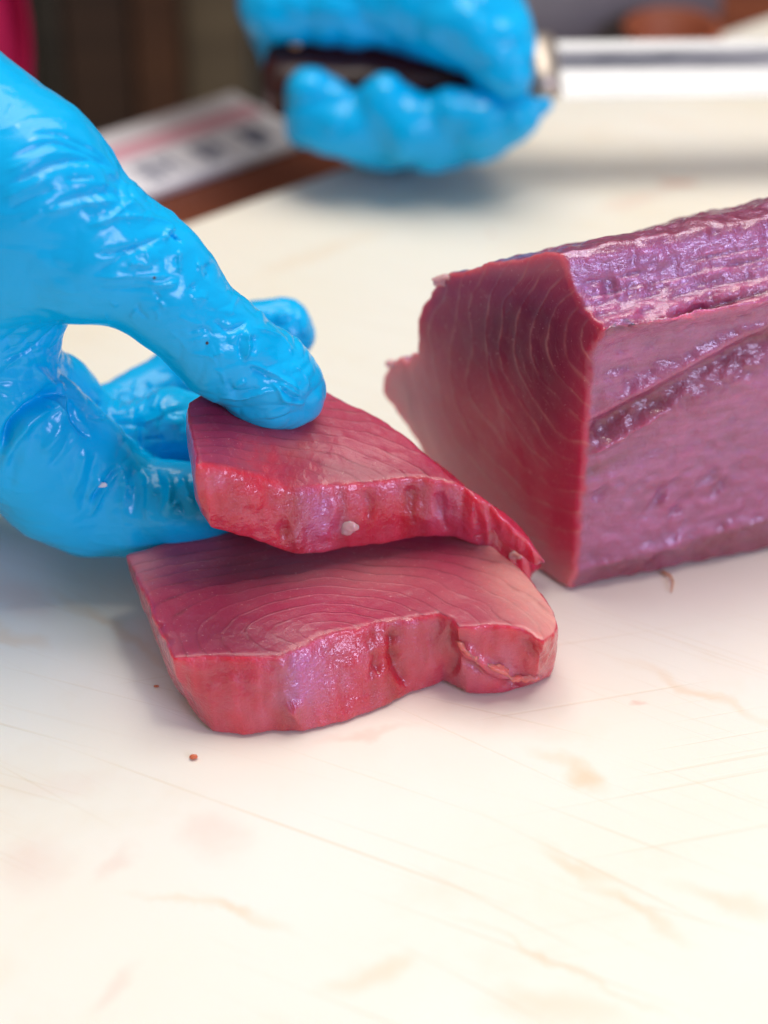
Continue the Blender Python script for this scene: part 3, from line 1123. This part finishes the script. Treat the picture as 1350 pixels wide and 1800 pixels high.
fb = part_of(upper, "fat_nodule", 612, 928, 0.0022, pale.m, 3, (1.2, 0.8, 1.0), -0.45)
fb2 = part_of(upper, "tissue_shred", 905, 974, 0.0011, pale.m, 5, (1.6, 1, 1))


for (qx, qy, qr, sd3) in ((776, 494, 0.0016, 21), (786, 487, 0.0011, 22), (690, 640, 0.0013, 23), (672, 672, 0.0014, 24), (668, 690, 0.0011, 25)):
    part_of(blk, "tissue_shred", qx, qy, qr, pale.m, sd3, (1.6, 0.9, 0.8), 0.1)


def strand(name, pts, r, mat, origin=None, h=None, parent=None):
    pts = [np.asarray(p, float) for p in pts]

    def f(P):
        d = np.full(len(P), 1.0)
        for i in range(len(pts) - 1):
            k0, k1 = i / (len(pts) - 1), (i + 1) / (len(pts) - 1)
            d = np.minimum(d, sd_capsule(P, pts[i], pts[i + 1], r * (1 - 0.5 * k0), r * (1 - 0.5 * k1)))
        return d
    A = np.array(pts)
    V, Q = sdf_mesh(f, A.min(0) - 2 * r, A.max(0) + 2 * r, h or r / 2.2)
    return make_obj(name, V, Q, mat, parent, origin=pts[0] if origin is None else origin)


pk = NT("pink_flesh_shred")
pk.set(Base_Color=(0.62, 0.16, 0.15), Roughness=0.25, Subsurface_Weight=0.9, Subsurface_Scale=0.003)
pts = []
for q in spline([(800, 1128), (818, 1148), (838, 1156), (862, 1174), (890, 1180), (908, 1192), (936, 1194)], 3):
    h = surface_hit(q[0], q[1], [low])
    if h is not None:
        pts.append(h[1] + np.array([0, 0, 0.0008]) * math.sin(q[0] * 0.11) - h[2] * 0.0002)
if len(pts) > 3:
    fl = strand("loose_flesh_strip", pts[::-1], 0.0019, pk.m, h=0.0004)
    FV, FN = get_vn(fl.data)
    set_co(fl.data, FV + FN * (0.0016 * fbm(FV * 330, 3, 77) - 0.0006)[:, None])
    fl.parent = low
    fl.location = Vector(fl.location) - low.location
hair = NT("dried_fish_fibre")
hair.set(Base_Color=(0.62, 0.28, 0.14), Roughness=0.5)
s1 = strand("fish_fibre", [Z(1165, 1005, .0006), Z(1178, 1012, .0012), Z(1183, 1022, .001), Z(1180, 1040, .0006)], 0.00045, hair.m)
tag(s1, "thin orange fish fibre curled on the board in front of the tuna block", "fish fibre")
orange = NT("orange_fish_crumb")
orange.set(Base_Color=(0.62, 0.16, 0.07), Roughness=0.4, Subsurface_Weight=0.3, Subsurface_Scale=0.002)
cr = blob("fish_crumb", Z(340, 1330, 0.0007), 0.0009, orange.m, None, 8, 0.4, 0.0002, (1.1, 0.8, 0.7))
tag(cr, "tiny orange crumb of fish on the bare board below the lower slice", "crumb")
cr = blob("fish_crumb", Z(275, 1206, 0.0004), 0.0005, orange.m, None, 9, 0.4, 0.00016, (1.6, 0.6, 0.6))
tag(cr, "minute dark red crumb on the board left of the lower slice", "crumb")


# ------------------------------------------------------------------ gloved hands
def glove_material(name, fine=1.0):
    t = NT(name)
    co = t.obj()
    n1 = t.noise(co, 30, 3)
    n2 = t.noise(co, 260, 4, 0.6, 0.8)
    n3 = t.noise(co, 1400, 2)
    col = t.mix(n1, (0.0, 0.41, 0.80), (0.0, 0.49, 0.92))
    nb = t.bump(n2, 0.16 * fine, 0.0008)
    nb = t.bump(n3, 0.05 * fine, 0.0003, nb)
    t.set(Base_Color=col, Roughness=t.math('MULTIPLY_ADD', n2, 0.12, 0.13), Normal=nb)
    t.b.inputs['Specular IOR Level'].default_value = 0.33
    return t.m


def sdf_of(caps, k=0.006):
    """caps: list of chains; every chain is a list of (point, radius[, blend])"""
    A = []
    for ch in caps:
        kk = k
        if isinstance(ch, tuple):
            ch, kk = ch
        pts = [(W(a, b, d), r) for a, b, d, r in ch]
        A.append((pts, kk))

    def f(P):
        out = None
        for pts, kk in A:
            d = None
            for i in range(max(1, len(pts) - 1)):
                a, ra = pts[i]
                b, rb = pts[min(i + 1, len(pts) - 1)]
                e = sd_capsule(P, a, b, ra, rb)
                d = e if d is None else smin(d, e, 0.0035)
            out = d if out is None else smin(out, d, kk)
        return out
    allp = np.array([p for pts, _ in A for p, _ in pts])
    R = max(r for pts, _ in A for _, r in pts)
    return f, allp.min(0) - R - 0.004, allp.max(0) + R + 0.004


person = empty("person", W(-250, 500, 0.56) * np.array([1, 1, 0]), "person in blue gloves lifting a tuna slice and holding a knife", "person")
skin = NT("ruddy_skin")
skin.set(Base_Color=(0.30, 0.085, 0.06), Roughness=0.5, Subsurface_Weight=0.3, Subsurface_Scale=0.004)

near = [
    # thumb with its root
    ([(507, 690, .5125, .0090), (472, 668, .509, .0112), (388, 610, .500, .0117), (290, 512, .491, .0128), (170, 430, .485, .0160), (40, 330, .481, .0215), (-130, 235, .484, .0265)], .006),
    ([(264, 418, .486, .0074), (290, 446, .487, .0074), (318, 480, .490, .0074)], .004),
    ([(100, 450, .488, .0150), (20, 440, .490, .0190), (-80, 440, .495, .025)], .010),
    # heel and back of the hand, wrist
    ([(-90, 440, .508, .028), (-200, 350, .515, .033), (-420, 200, .53, .030)], .012),
    ([(-90, 620, .522, .024), (-60, 545, .512, .021)], .012),
    # hidden palm bulk added to block light below, then web between thumb and index
    ([(-120, 760, .552, .026), (-170, 690, .55, .028)], .010),
    ([(55, 563, .502, .0066), (10, 640, .507, .0115), (0, 700, .508, .0120)], .008),
    # index
    ([(-60, 690, .515, .0180), (40, 770, .522, .0170), (105, 842, .532, .0160), (165, 876, .537, .0149), (235, 893, .5345, .0119), (300, 885, .530, .0104), (352, 882, .530, .0094), (395, 880, .530, .0080)], .005),
    ([(85, 745, .515, .0105), (150, 800, .523, .0100), (205, 845, .529, .0090)], .006),
    # middle
    ([(20, 670, .530, .0120), (95, 705, .538, .0105), (165, 760, .543, .0088), (240, 768, .543, .0084), (300, 748, .543, .0090), (345, 758, .546, .0085), (400, 790, .55, .007)], .003),
    ([(55, 650, .526, .0085), (100, 690, .536, .0082), (146, 742, .547, .0082)], .004),
    # ring and little finger behind
    ([(60, 735, .554, .0130), (165, 752, .562, .0105), (252, 712, .568, .0096), (335, 650, .572, .0088), (430, 590, .573, .0076), (495, 580, .573, .0074)], .003),
    ([(90, 800, .554, .0130), (180, 822, .550, .0100), (270, 830, .550, .0086), (330, 838, .554, .0080)], .003),
    ([(455, 572, .573, .0066), (500, 572, .573, .0064), (516, 590, .5725, .0060)], .003),
]
f, lo, hi = sdf_of(near)
lo[0] = max(lo[0], -0.26)
V, Q = sdf_mesh(f, lo, hi, 0.0007)
pb = np.array(person['base'])
glove = make_obj("glove", V, Q, glove_material("blue_nitrile"), person, origin=V.mean(0))
tag(glove, "glossy wrinkled blue glove in the foreground, thumb on top of the upper slice")
subdivide(glove, 1)


def glove_world(o):
    V, N = get_vn(o.data)
    off = np.array(o.location) + pb
    return V, N, V + off


V, N, Vw = glove_world(glove)
pj = proj(Vw)
acc = np.zeros(len(Vw))


def zc(pts, sc, ox, oy):
    return [(a / sc + ox, b / sc + oy) for a, b in pts]


A1 = [  # back of the thumb root, (points, width, height mm)
    ([(0, 860), (230, 770), (370, 720), (480, 740), (600, 790), (740, 870), (860, 960)], 7, -0.9),
    ([(0, 1060), (260, 940), (400, 880), (560, 850), (700, 870), (830, 930)], 7, -1.0),
    ([(470, 990), (560, 990), (640, 985), (700, 1010)], 4, -0.6),
    ([(0, 1250), (250, 1130), (450, 1040)], 7, -0.6),
    ([(330, 1210), (480, 1150), (650, 1110), (800, 1100), (990, 1140)], 8, -1.0),
    ([(300, 1265), (480, 1200), (700, 1170), (900, 1180)], 7, 0.6),
    ([(200, 670), (280, 650), (430, 660), (520, 700), (640, 760), (760, 860)], 5, -0.7),
    ([(590, 690), (680, 760), (780, 860), (840, 930), (950, 1050)], 5, 0.7),
    ([(0, 630), (120, 580), (230, 545), (470, 560), (590, 640)], 4, 0.35),
    ([(620, 1350), (800, 1290), (950, 1200), (1060, 1180)], 7, 0.7),
    ([(850, 1270), (880, 1220), (960, 1170), (1010, 1140)], 4, 0.6),
    ([(0, 950), (200, 870), (380, 800), (500, 800)], 7, 0.5), ([(0, 1150), (230, 1040), (420, 960)], 8, 0.5),
    ([(30, 540), (70, 460), (110, 420)], 4, -0.3), ([(430, 800), (560, 800), (680, 840)], 4, 0.3), ([(760, 940), (850, 980), (900, 1040)], 3.5, 0.5),
    ([(700, 1020), (800, 1050), (870, 1090)], 3.5, 0.4), ([(150, 1320), (260, 1260), (330, 1210)], 5, 0.4)]
A2 = [  # thumb
    ([(0, 130), (130, 80), (280, 75), (420, 100), (480, 150)], 6, 0.8),
    ([(415, 215), (415, 180), (440, 150), (475, 150)], 5, 0.9), ([(455, 200), (470, 180)], 9, -2.0),
    ([(0, 280), (130, 270), (250, 240), (350, 200), (420, 170)], 7, -0.9), ([(0, 400), (120, 330), (200, 270), (300, 220)], 7, -0.7),
    ([(200, 330), (280, 335), (320, 355)], 5, 0.6), ([(0, 410), (200, 400), (360, 405), (490, 405)], 4.5, 0.6), ([(300, 440), (400, 455), (500, 435)], 4, 0.6),
    ([(0, 470), (200, 470), (330, 460)], 4, -0.4), ([(300, 240), (310, 310), (330, 370)], 3.5, 0.4), ([(490, 250), (490, 330), (500, 400)], 4, 0.7), ([(470, 290), (480, 360)], 4, -0.5),
    ([(270, 540), (270, 590), (330, 650)], 3, -0.5), ([(220, 640), (250, 600), (270, 590)], 3, 0.4), ([(100, 540), (150, 570)], 3, 0.4), ([(380, 540), (400, 560), (420, 590)], 3, 0.4),
    ([(340, 480), (370, 500), (390, 540)], 3, -0.5), ([(350, 580), (380, 620), (370, 660)], 3, 0.3), ([(60, 600), (90, 640), (100, 690)], 3, 0.25),
    ([(780, 640), (800, 560), (830, 500)], 24, 0.9), ([(690, 640), (760, 705), (830, 690), (890, 650)], 6, -0.9), ([(640, 330), (670, 380), (640, 420)], 8, -0.9),
    ([(590, 350), (620, 340)], 10, 0.7), ([(560, 450), (590, 480)], 9, -0.6), ([(560, 540), (620, 520), (660, 540)], 9, 0.5),
    ([(875, 700), (885, 800), (870, 890)], 4.5, 1.1), ([(900, 690), (1000, 720), (1090, 780), (1150, 870)], 5, 1.0), ([(915, 730), (925, 800), (900, 860)], 6, -0.9),
    ([(845, 720), (840, 800), (850, 880)], 6, -0.6), ([(880, 890), (960, 920), (1040, 960), (1120, 1010), (1210, 1070)], 4.5, 0.9),
    ([(890, 915), (960, 950), (1020, 990)], 5, -0.6), ([(1010, 990), (1060, 1050), (1090, 1100), (1190, 1120), (1220, 1100)], 4, 0.9), ([(1050, 1000), (1130, 1050), (1200, 1090)], 4, 0.7),
    ([(1060, 1030), (1120, 1075), (1180, 1095)], 4, -0.7), ([(700, 1090), (770, 1080), (850, 1088), (1000, 1050), (1060, 1058)], 4.5, 0.9), ([(800, 1040), (840, 1010), (885, 990)], 4, 0.7),
    ([(780, 1060), (860, 1050), (960, 1030)], 5, -0.6), ([(690, 860), (750, 830)], 4, 0.7), ([(540, 720), (640, 700), (700, 740)], 4, -0.5), ([(550, 840), (640, 850), (690, 870), (720, 930)], 3.5, 0.4),
    ([(700, 1160), (850, 1200), (1000, 1190), (1150, 1150)], 5, 0.4), ([(720, 1130), (860, 1150), (1000, 1130), (1180, 1140)], 5, -0.4), ([(560, 1060), (640, 1100), (740, 1100)], 4, 0.4),
    ([(540, 780), (600, 760), (680, 745)], 3, 0.35), ([(690, 930), (740, 960), (760, 1040)], 4, 0.4), ([(880, 1210), (960, 1218), (1060, 1210)], 3, 0.3), ([(1150, 900), (1200, 960), (1220, 1040)], 4, 0.5),
    ([(480, 620), (560, 660), (640, 680)], 4, 0.25), ([(430, 700), (500, 760), (560, 840)], 4, 0.2)]
A3 = [  # index, palm, web
    ([(0, 330), (160, 260), (240, 200), (330, 130), (410, 40)], 5, -1.2), ([(0, 400), (70, 330), (160, 260)], 5, 0.7), 
    ([(0, 280), (120, 220), (260, 120)], 4, -0.6), ([(0, 215), (100, 150), (200, 100)], 4, -0.5),
    ([(100, 630), (170, 560), (240, 500)], 5, 0.9), ([(0, 870), (60, 720), (130, 630), (190, 560)], 6, -1.0), ([(240, 500), (330, 580), (410, 660)], 5, 1.0),
    
    
    ([(535, 1180), (570, 1110), (620, 1050), (690, 960), (720, 940)], 5, -1.8), ([(500, 1230), (545, 1220), (590, 1130), (650, 1030), (740, 940)], 4.5, 1.1), ([(510, 1160), (550, 1080), (610, 1000)], 5, 0.8),
    
    ([(700, 1030), (750, 1040), (790, 1080)], 6, 0.7), ([(840, 1055), (900, 1070), (925, 1130)], 4, 0.8), ([(1000, 1060), (1000, 1120), (1000, 1180)], 4, 0.9),
    ([(1000, 1180), (1060, 1160)], 4, 0.8), ([(1100, 1115), (1150, 1150)], 4, 0.8), 
    
    ([(350, 280), (325, 380), (350, 470), (400, 530)], 4, 0.6), ([(820, 690), (820, 780), (830, 850), (890, 900)], 4, -0.9), ([(850, 780), (950, 780), (985, 790)], 4, -0.6), ([(840, 700), (960, 640), (960, 570), (1050, 500)], 5, 0.6),
    ([(1000, 640), (1090, 650)], 4, -0.5), ([(620, 600), (660, 560), (700, 470)], 5, -0.6), ([(690, 640), (720, 540), (740, 480)], 5, -0.6), ([(760, 660), (790, 560), (810, 400)], 5, 0.6),
    ([(840, 640), (880, 500), (860, 420)], 5, -0.6), ([(650, 620), (690, 520), (720, 450)], 4, 0.5), ([(900, 630), (950, 500)], 5, 0.5), ([(560, 560), (600, 600)], 4, -0.5), ([(500, 640), (560, 660), (650, 660)], 5, -0.6),
    ([(880, 930), (950, 900), (1130, 905)], 4, 0.5), ([(30, 1000), (160, 1050)], 6, 0.2)]
A4 = [  # tip of the finger behind the thumb
    ([(930, 600), (980, 620), (1010, 590)], 4, 0.6), ([(1040, 640), (1090, 620), (1140, 640)], 5, 0.7), ([(1010, 570), (1080, 575), (1130, 560)], 4, -0.5), ([(1160, 620), (1190, 680), (1200, 760)], 5, 0.5), ([(960, 650), (1060, 680), (1130, 680)], 5, -0.5)]
for grp, sc, ox, oy in ((A1, 4.22, 0, 80), (A2, 3.214, 160, 360), (A3, 3.375, 0, 540), (A4, 3.214, 160, 360)):
    dm = 0.60 if grp in (A3, A4) else 0.535
    gain = 0.00085 if grp is A3 else 0.00095
    for pts, w, mm in grp:
        crease(Vw, N, spline(zc(pts, sc, ox, oy)), w, mm * gain, acc, dmax=dm, pj=pj, sharp=True)
crum = np.zeros(len(Vw))
for (qx, qy, qr) in ((300, 440, 80), (430, 640, 105), (500, 710, 75), (230, 850, 75), (325, 880, 60), (40, 630, 75), (500, 575, 55), (270, 740, 80), (120, 480, 60), (200, 330, 80), (90, 700, 50)):
    crum = np.maximum(crum, np.exp(-(((pj[0] - qx) ** 2 + (pj[1] - qy) ** 2) / qr ** 2)))
wq = Vw + 0.004 * np.stack([vnoise(Vw * 60 + 9, 81), vnoise(Vw * 60 + 19, 82), vnoise(Vw * 60 + 29, 83)], 1)
fac = np.abs(vnoise(wq * 75, 84)) + 0.6 * np.abs(vnoise(wq * 150, 85)) + 0.35 * np.abs(vnoise(wq * 290, 86))
for pts, w, mm in [([(0, 800), (18, 752), (52, 712), (96, 690), (124, 700)], 8, -2.6), ([(0, 830), (30, 768), (66, 730), (110, 715)], 10, 1.5), ([(118, 690), (128, 735), (160, 775)], 6, -1.4), ([(60, 640), (84, 668), (118, 690)], 7, 1.2),
                   ([(205, 800), (218, 850), (214, 905)], 7, 0.8), ([(228, 812), (238, 860), (232, 915)], 6, -0.7), ([(250, 818), (262, 860), (258, 920)], 7, 0.8),
                   ([(272, 820), (284, 862), (276, 915)], 6, -0.7), ([(292, 828), (300, 862), (298, 890), (320, 880)], 6, 0.9), ([(318, 832), (328, 862), (338, 878)], 6, 0.7),
                   ([(150, 780), (142, 830), (120, 880)], 8, 0.6), ([(170, 790), (160, 840), (140, 900)], 8, -0.6), ([(112, 735), (96, 770), (70, 800)], 9, 0.6),
                   ([(128, 750), (112, 790), (84, 825)], 8, -0.5), ([(20, 700), (45, 760), (40, 830)], 10, 0.5), ([(0, 760), (22, 800), (16, 870)], 9, -0.5)]:
    crease(Vw, N, spline(pts), w, mm * 0.0009, acc, dmax=0.56, pj=pj)
acc += (0.10 + 0.90 * crum) * 0.0013 * (fac - 0.5)
stretch = np.abs(vnoise(wq @ np.array([[0.80, -0.60, 0], [0.60, 0.80, 0], [0, 0, 1.0]]) * np.array([40, 150, 150]), 87))
acc += 0.00035 * np.clip(stretch, 0, 0.5) * np.clip(0.3 + vnoise(Vw * 30, 88), 0, 1)
acc += 0.00010 * fbm(Vw * 130, 3, 51) + 0.0005 * fbm(Vw * 38, 2, 53)
r = 1 - np.abs(fbm(Vw * np.array([70, 110, 110]) + 3.1 * fbm(Vw * 25, 2, 57)[:, None] * 0.3, 2, 55)) * 2
acc += 0.00022 * np.clip(r - 0.45, 0, 1)
set_co(glove.data, V + N * acc[:, None])
white = NT("white_scrap")
white.set(Base_Color=(0.82, 0.78, 0.78), Roughness=0.4)
bpy.context.view_layer.update()
h = surface_hit(180, 853, [glove])
if h is not None:
    ws = blob("fish_scrap", h[1] + h[2] * 0.0004, 0.0008, white.m, None, 12, 0.5, 0.0002, (1.5, 0.9, 0.9))
    tag(ws, "small white scrap of fish stuck in a fold of the blue index finger", "scrap")
dark = NT("dark_speck")
dark.set(Base_Color=(0.06, 0.03, 0.03), Roughness=0.4)
for sx, sy, lab in ((271, 488, "dark speck on the blue thumb at its knuckle"), (364, 603, "dark speck on the blue thumb between knuckle and tip")):
    h = surface_hit(sx, sy, [glove])
    if h is not None:
        ws = blob("dirt_speck", h[1], 0.00038, dark.m, None, sx, 0.4, 0.0001)
        tag(ws, lab, "speck")

# bare forearm beyond the frame
fa, lo, hi = sdf_of([[(-360, 215, .526, .029), (-700, 40, .55, .036), (-1000, -100, .58, .042)]])
V, Q = sdf_mesh(fa, lo, hi, 0.004)
make_obj("forearm", V, Q, skin.m, person, origin=V.mean(0))

# --- knife
KD = 0.735
KB = W(955, 122, KD)
knife = empty("knife", KB, "long kitchen knife with polished blade and dark wooden handle held by the far blue glove", "knife")
dirx = W(1350, 118, KD + 0.004) - KB
dirx /= np.linalg.norm(dirx)
tilt = np.array([0.0, math.cos(math.radians(26)), math.sin(math.radians(26))])   # from edge to spine: away and slightly up
tilt -= dirx * (tilt @ dirx)
tilt /= np.linalg.norm(tilt)
nrm = np.cross(dirx, tilt)


def kp(u, v, w):
    return KB + dirx * u + tilt * v + nrm * w


steel = NT("polished_steel")
sv = steel.obj()
br = steel.noise(steel.mapping(sv, scale=(20, 600, 600)), 1.0, 3)
steel.set(Base_Color=(0.38, 0.385, 0.41), Metallic=1.0, Roughness=steel.math('MULTIPLY_ADD', br, 0.12, 0.40))
streak = NT("painted_streak_steel")  # dark streak mirrored in the blade, put into the colour
dn = streak.noise(streak.mapping(streak.obj(), scale=(16, 60, 60)), 1.0, 4)
streak.set(Base_Color=streak.mix(streak.ramp(dn, [(0.35, 0.0), (0.65, 1.0)]), (0.05, 0.055, 0.085), (0.30, 0.30, 0.35)), Metallic=0.3, Roughness=0.55)
LEN, HB = 0.27, 0.040
us = np.concatenate([np.linspace(0.0057, LEN - 0.05, 24), np.linspace(LEN - 0.045, LEN, 12)])


def blade_strip(name, v0f, v1f, th0, th1, mat, lift):
    V, Fc = [], []
    for u in us:
        k = max(0.0, (u - (LEN - 0.05)) / 0.05)
        v0, v1 = v0f(k), v1f(k)
        for v, w in ((v0, th0 * 0.5 * (1 - k)), (v1, th1 * 0.5 * (1 - k)), (v1, -th1 * 0.5 * (1 - k)), (v0, -th0 * 0.5 * (1 - k))):
            V.append(kp(u, v, w + lift))
    for i in range(len(us) - 1):
        a, b = i * 4, i * 4 + 4
        for j in range(4):
            Fc.append([a + j, a + (j + 1) % 4, b + (j + 1) % 4, b + j][::-1])
    Fc.append([0, 1, 2, 3])
    n = (len(us) - 1) * 4
    Fc.append([n + 3, n + 2, n + 1, n])
    return make_obj(name, V, Fc, mat, knife, origin=KB, smooth=False)


b = blade_strip("blade", lambda k: -0.0135 + 0.020 * k * k, lambda k: -0.0010 + 0.005 * k * k, 0.0003, 0.0019, steel.m, 0.0)
blade_strip("painted_reflection_band", lambda k: -0.0009 + 0.005 * k * k, lambda k: 0.0078 - 0.0005 * k, 0.0019, 0.0023, streak.m, 0.0)  # strip carrying the painted dark reflection
blade_strip("spine", lambda k: 0.0079 - 0.0005 * k, lambda k: 0.0120 - 0.005 * k * k, 0.0023, 0.0025, steel.m, 0.0)


def loft(sections, seg=28):
    V, Fc = [], []
    for (u, hv, hw, cv) in sections:
        for k in range(seg):
            a = 2 * math.pi * k / seg
            ca, sa = math.cos(a), math.sin(a)
            e = 0.75
            V.append(kp(u, cv + hv * math.copysign(abs(ca) ** e, ca), hw * math.copysign(abs(sa) ** e, sa)))
    for i in range(len(sections) - 1):
        for k in range(seg):
            Fc.append([i * seg + k, i * seg + (k + 1) % seg, (i + 1) * seg + (k + 1) % seg, (i + 1) * seg + k][::-1])
    Fc.append(list(range(seg)))
    Fc.append([(len(sections) - 1) * seg + k for k in range(seg)][::-1])
    return V, Fc


V, Fc = loft([(-0.004, 0.0125, 0.0070, 0.001), (-0.003, 0.0135, 0.0075, 0.001), (0.0030, 0.0135, 0.0070, 0.001), (0.0042, 0.0130, 0.0045, 0.001), (0.0055, 0.0125, 0.0018, 0.001)])
make_obj("bolster", V, Fc, plain("warm_bolster_metal", (0.52, 0.45, 0.39), 0.4, 0.8), knife, origin=KB)
V, Fc = loft([(-0.0105, 0.0128, 0.0078, 0.001), (-0.0095, 0.0135, 0.0083, 0.001), (-0.005, 0.0138, 0.0083, 0.001), (-0.0042, 0.0132, 0.0078, 0.001)])
make_obj("ferrule", V, Fc, plain("dark_violet_horn", (0.022, 0.012, 0.05), 0.25), knife, origin=KB)
V, Fc = loft([(-0.100, 0.004, 0.004, -0.003), (-0.099, 0.010, 0.007, -0.003), (-0.096, 0.0140, 0.0090, -0.003), (-0.080, 0.0142, 0.0095, -0.002), (-0.050, 0.0128, 0.0092, 0.0), (-0.025, 0.0125, 0.0088, 0.001), (-0.0106, 0.0125, 0.0078, 0.001)])
make_obj("handle", V, Fc, wood_material("dark_rosewood", (0.020, 0.003, 0.003), (0.055, 0.010, 0.007), 1.5, 0.25), knife, origin=KB)
for u in (-0.052,):
    c = kp(u, 0.0030, 0.0082)
    rv = blob("rivet", c, 0.0028, plain("grey_rivet", (0.45, 0.43, 0.45), 0.3, 1.0), knife, 4, 0.0, 0.0006)
c = kp(-0.0885, 0.0055, 0.0080)
blob("rivet", c, 0.0026, plain("brass_rivet", (0.60, 0.34, 0.16), 0.3, 1.0), knife, 4, 0.0, 0.0006)

# --- far hand
far = [
    # palm and thumb root, in front of and above the handle
    ([(500, 6, .726, .0150), (610, -2, .722, .0166), (720, -8, .718, .0170), (775, 15, .716, .0168)], .010),
    ([(520, -70, .738, .022), (700, -70, .730, .022)], .012),
    # thumb
    ([(745, 0, .718, .0185), (822, 40, .712, .0172), (868, 86, .708, .0126), (893, 120, .706, .0086), (900, 134, .706, .0058)], .008),
    ([(868, 10, .714, .0110), (912, 72, .709, .0062)], .006),
    # back of the fist behind the handle
    ([(520, 40, .765, .018), (570, 195, .758, .0110), (700, 225, .752, .0120), (800, 222, .748, .0105)], .006),
    # fingers curling up on the near side: little, ring, middle, index
    ([(548, 166, .720, .0094), (600, 213, .722, .0106), (690, 246, .732, .0090)], .0040),
    ([(675, 186, .716, .0098), (725, 224, .718, .0110), (800, 250, .730, .0086)], .0040),
    ([(797, 197, .714, .0094), (842, 216, .716, .0100), (852, 234, .728, .0086)], .0040),
    ([(952, 184, .712, .0026), (905, 205, .714, .0068), (835, 232, .720, .0086)], .003),
    ([(555, 206, .727, .0106), (640, 228, .727, .0110), (740, 236, .726, .0110), (828, 228, .724, .0094)], .006),
    # wrist
    ([(530, -60, .740, .020), (540, -120, .755, .024), (480, -200, .775, .026)], .012),
]
f, lo, hi = sdf_of(far)
V, Q = sdf_mesh(f, lo, hi, 0.0013)
glove2 = make_obj("glove", V, Q, glove_material("blue_nitrile_far", 0.7), person, origin=V.mean(0))
tag(glove2, "blurred blue glove at the back gripping the dark knife handle")
V, N, Vw = glove_world(glove2)
acc = 0.0009 * fbm(Vw * 45, 2, 61) + 0.0004 * fbm(Vw * 130, 2, 63)
r = 1 - np.abs(fbm(Vw * 70, 2, 65)) * 2
wq = Vw + 0.006 * np.stack([vnoise(Vw * 45 + 9, 81), vnoise(Vw * 45 + 19, 82), vnoise(Vw * 45 + 29, 83)], 1)
acc += 0.0026 * (np.abs(vnoise(wq * 48, 89)) + 0.5 * np.abs(vnoise(wq * 105, 90)) - 0.4)
set_co(glove2.data, V + N * (acc + 0.0006 * np.clip(r - 0.4, 0, 1))[:, None])
fa, lo, hi = sdf_of([[(462, -66, .752, .0158), (400, -190, .785, .030), (100, -480, .88, .042)]])
V, Q = sdf_mesh(fa, lo, hi, 0.004)
make_obj("forearm", V, Q, skin.m, person, origin=V.mean(0))
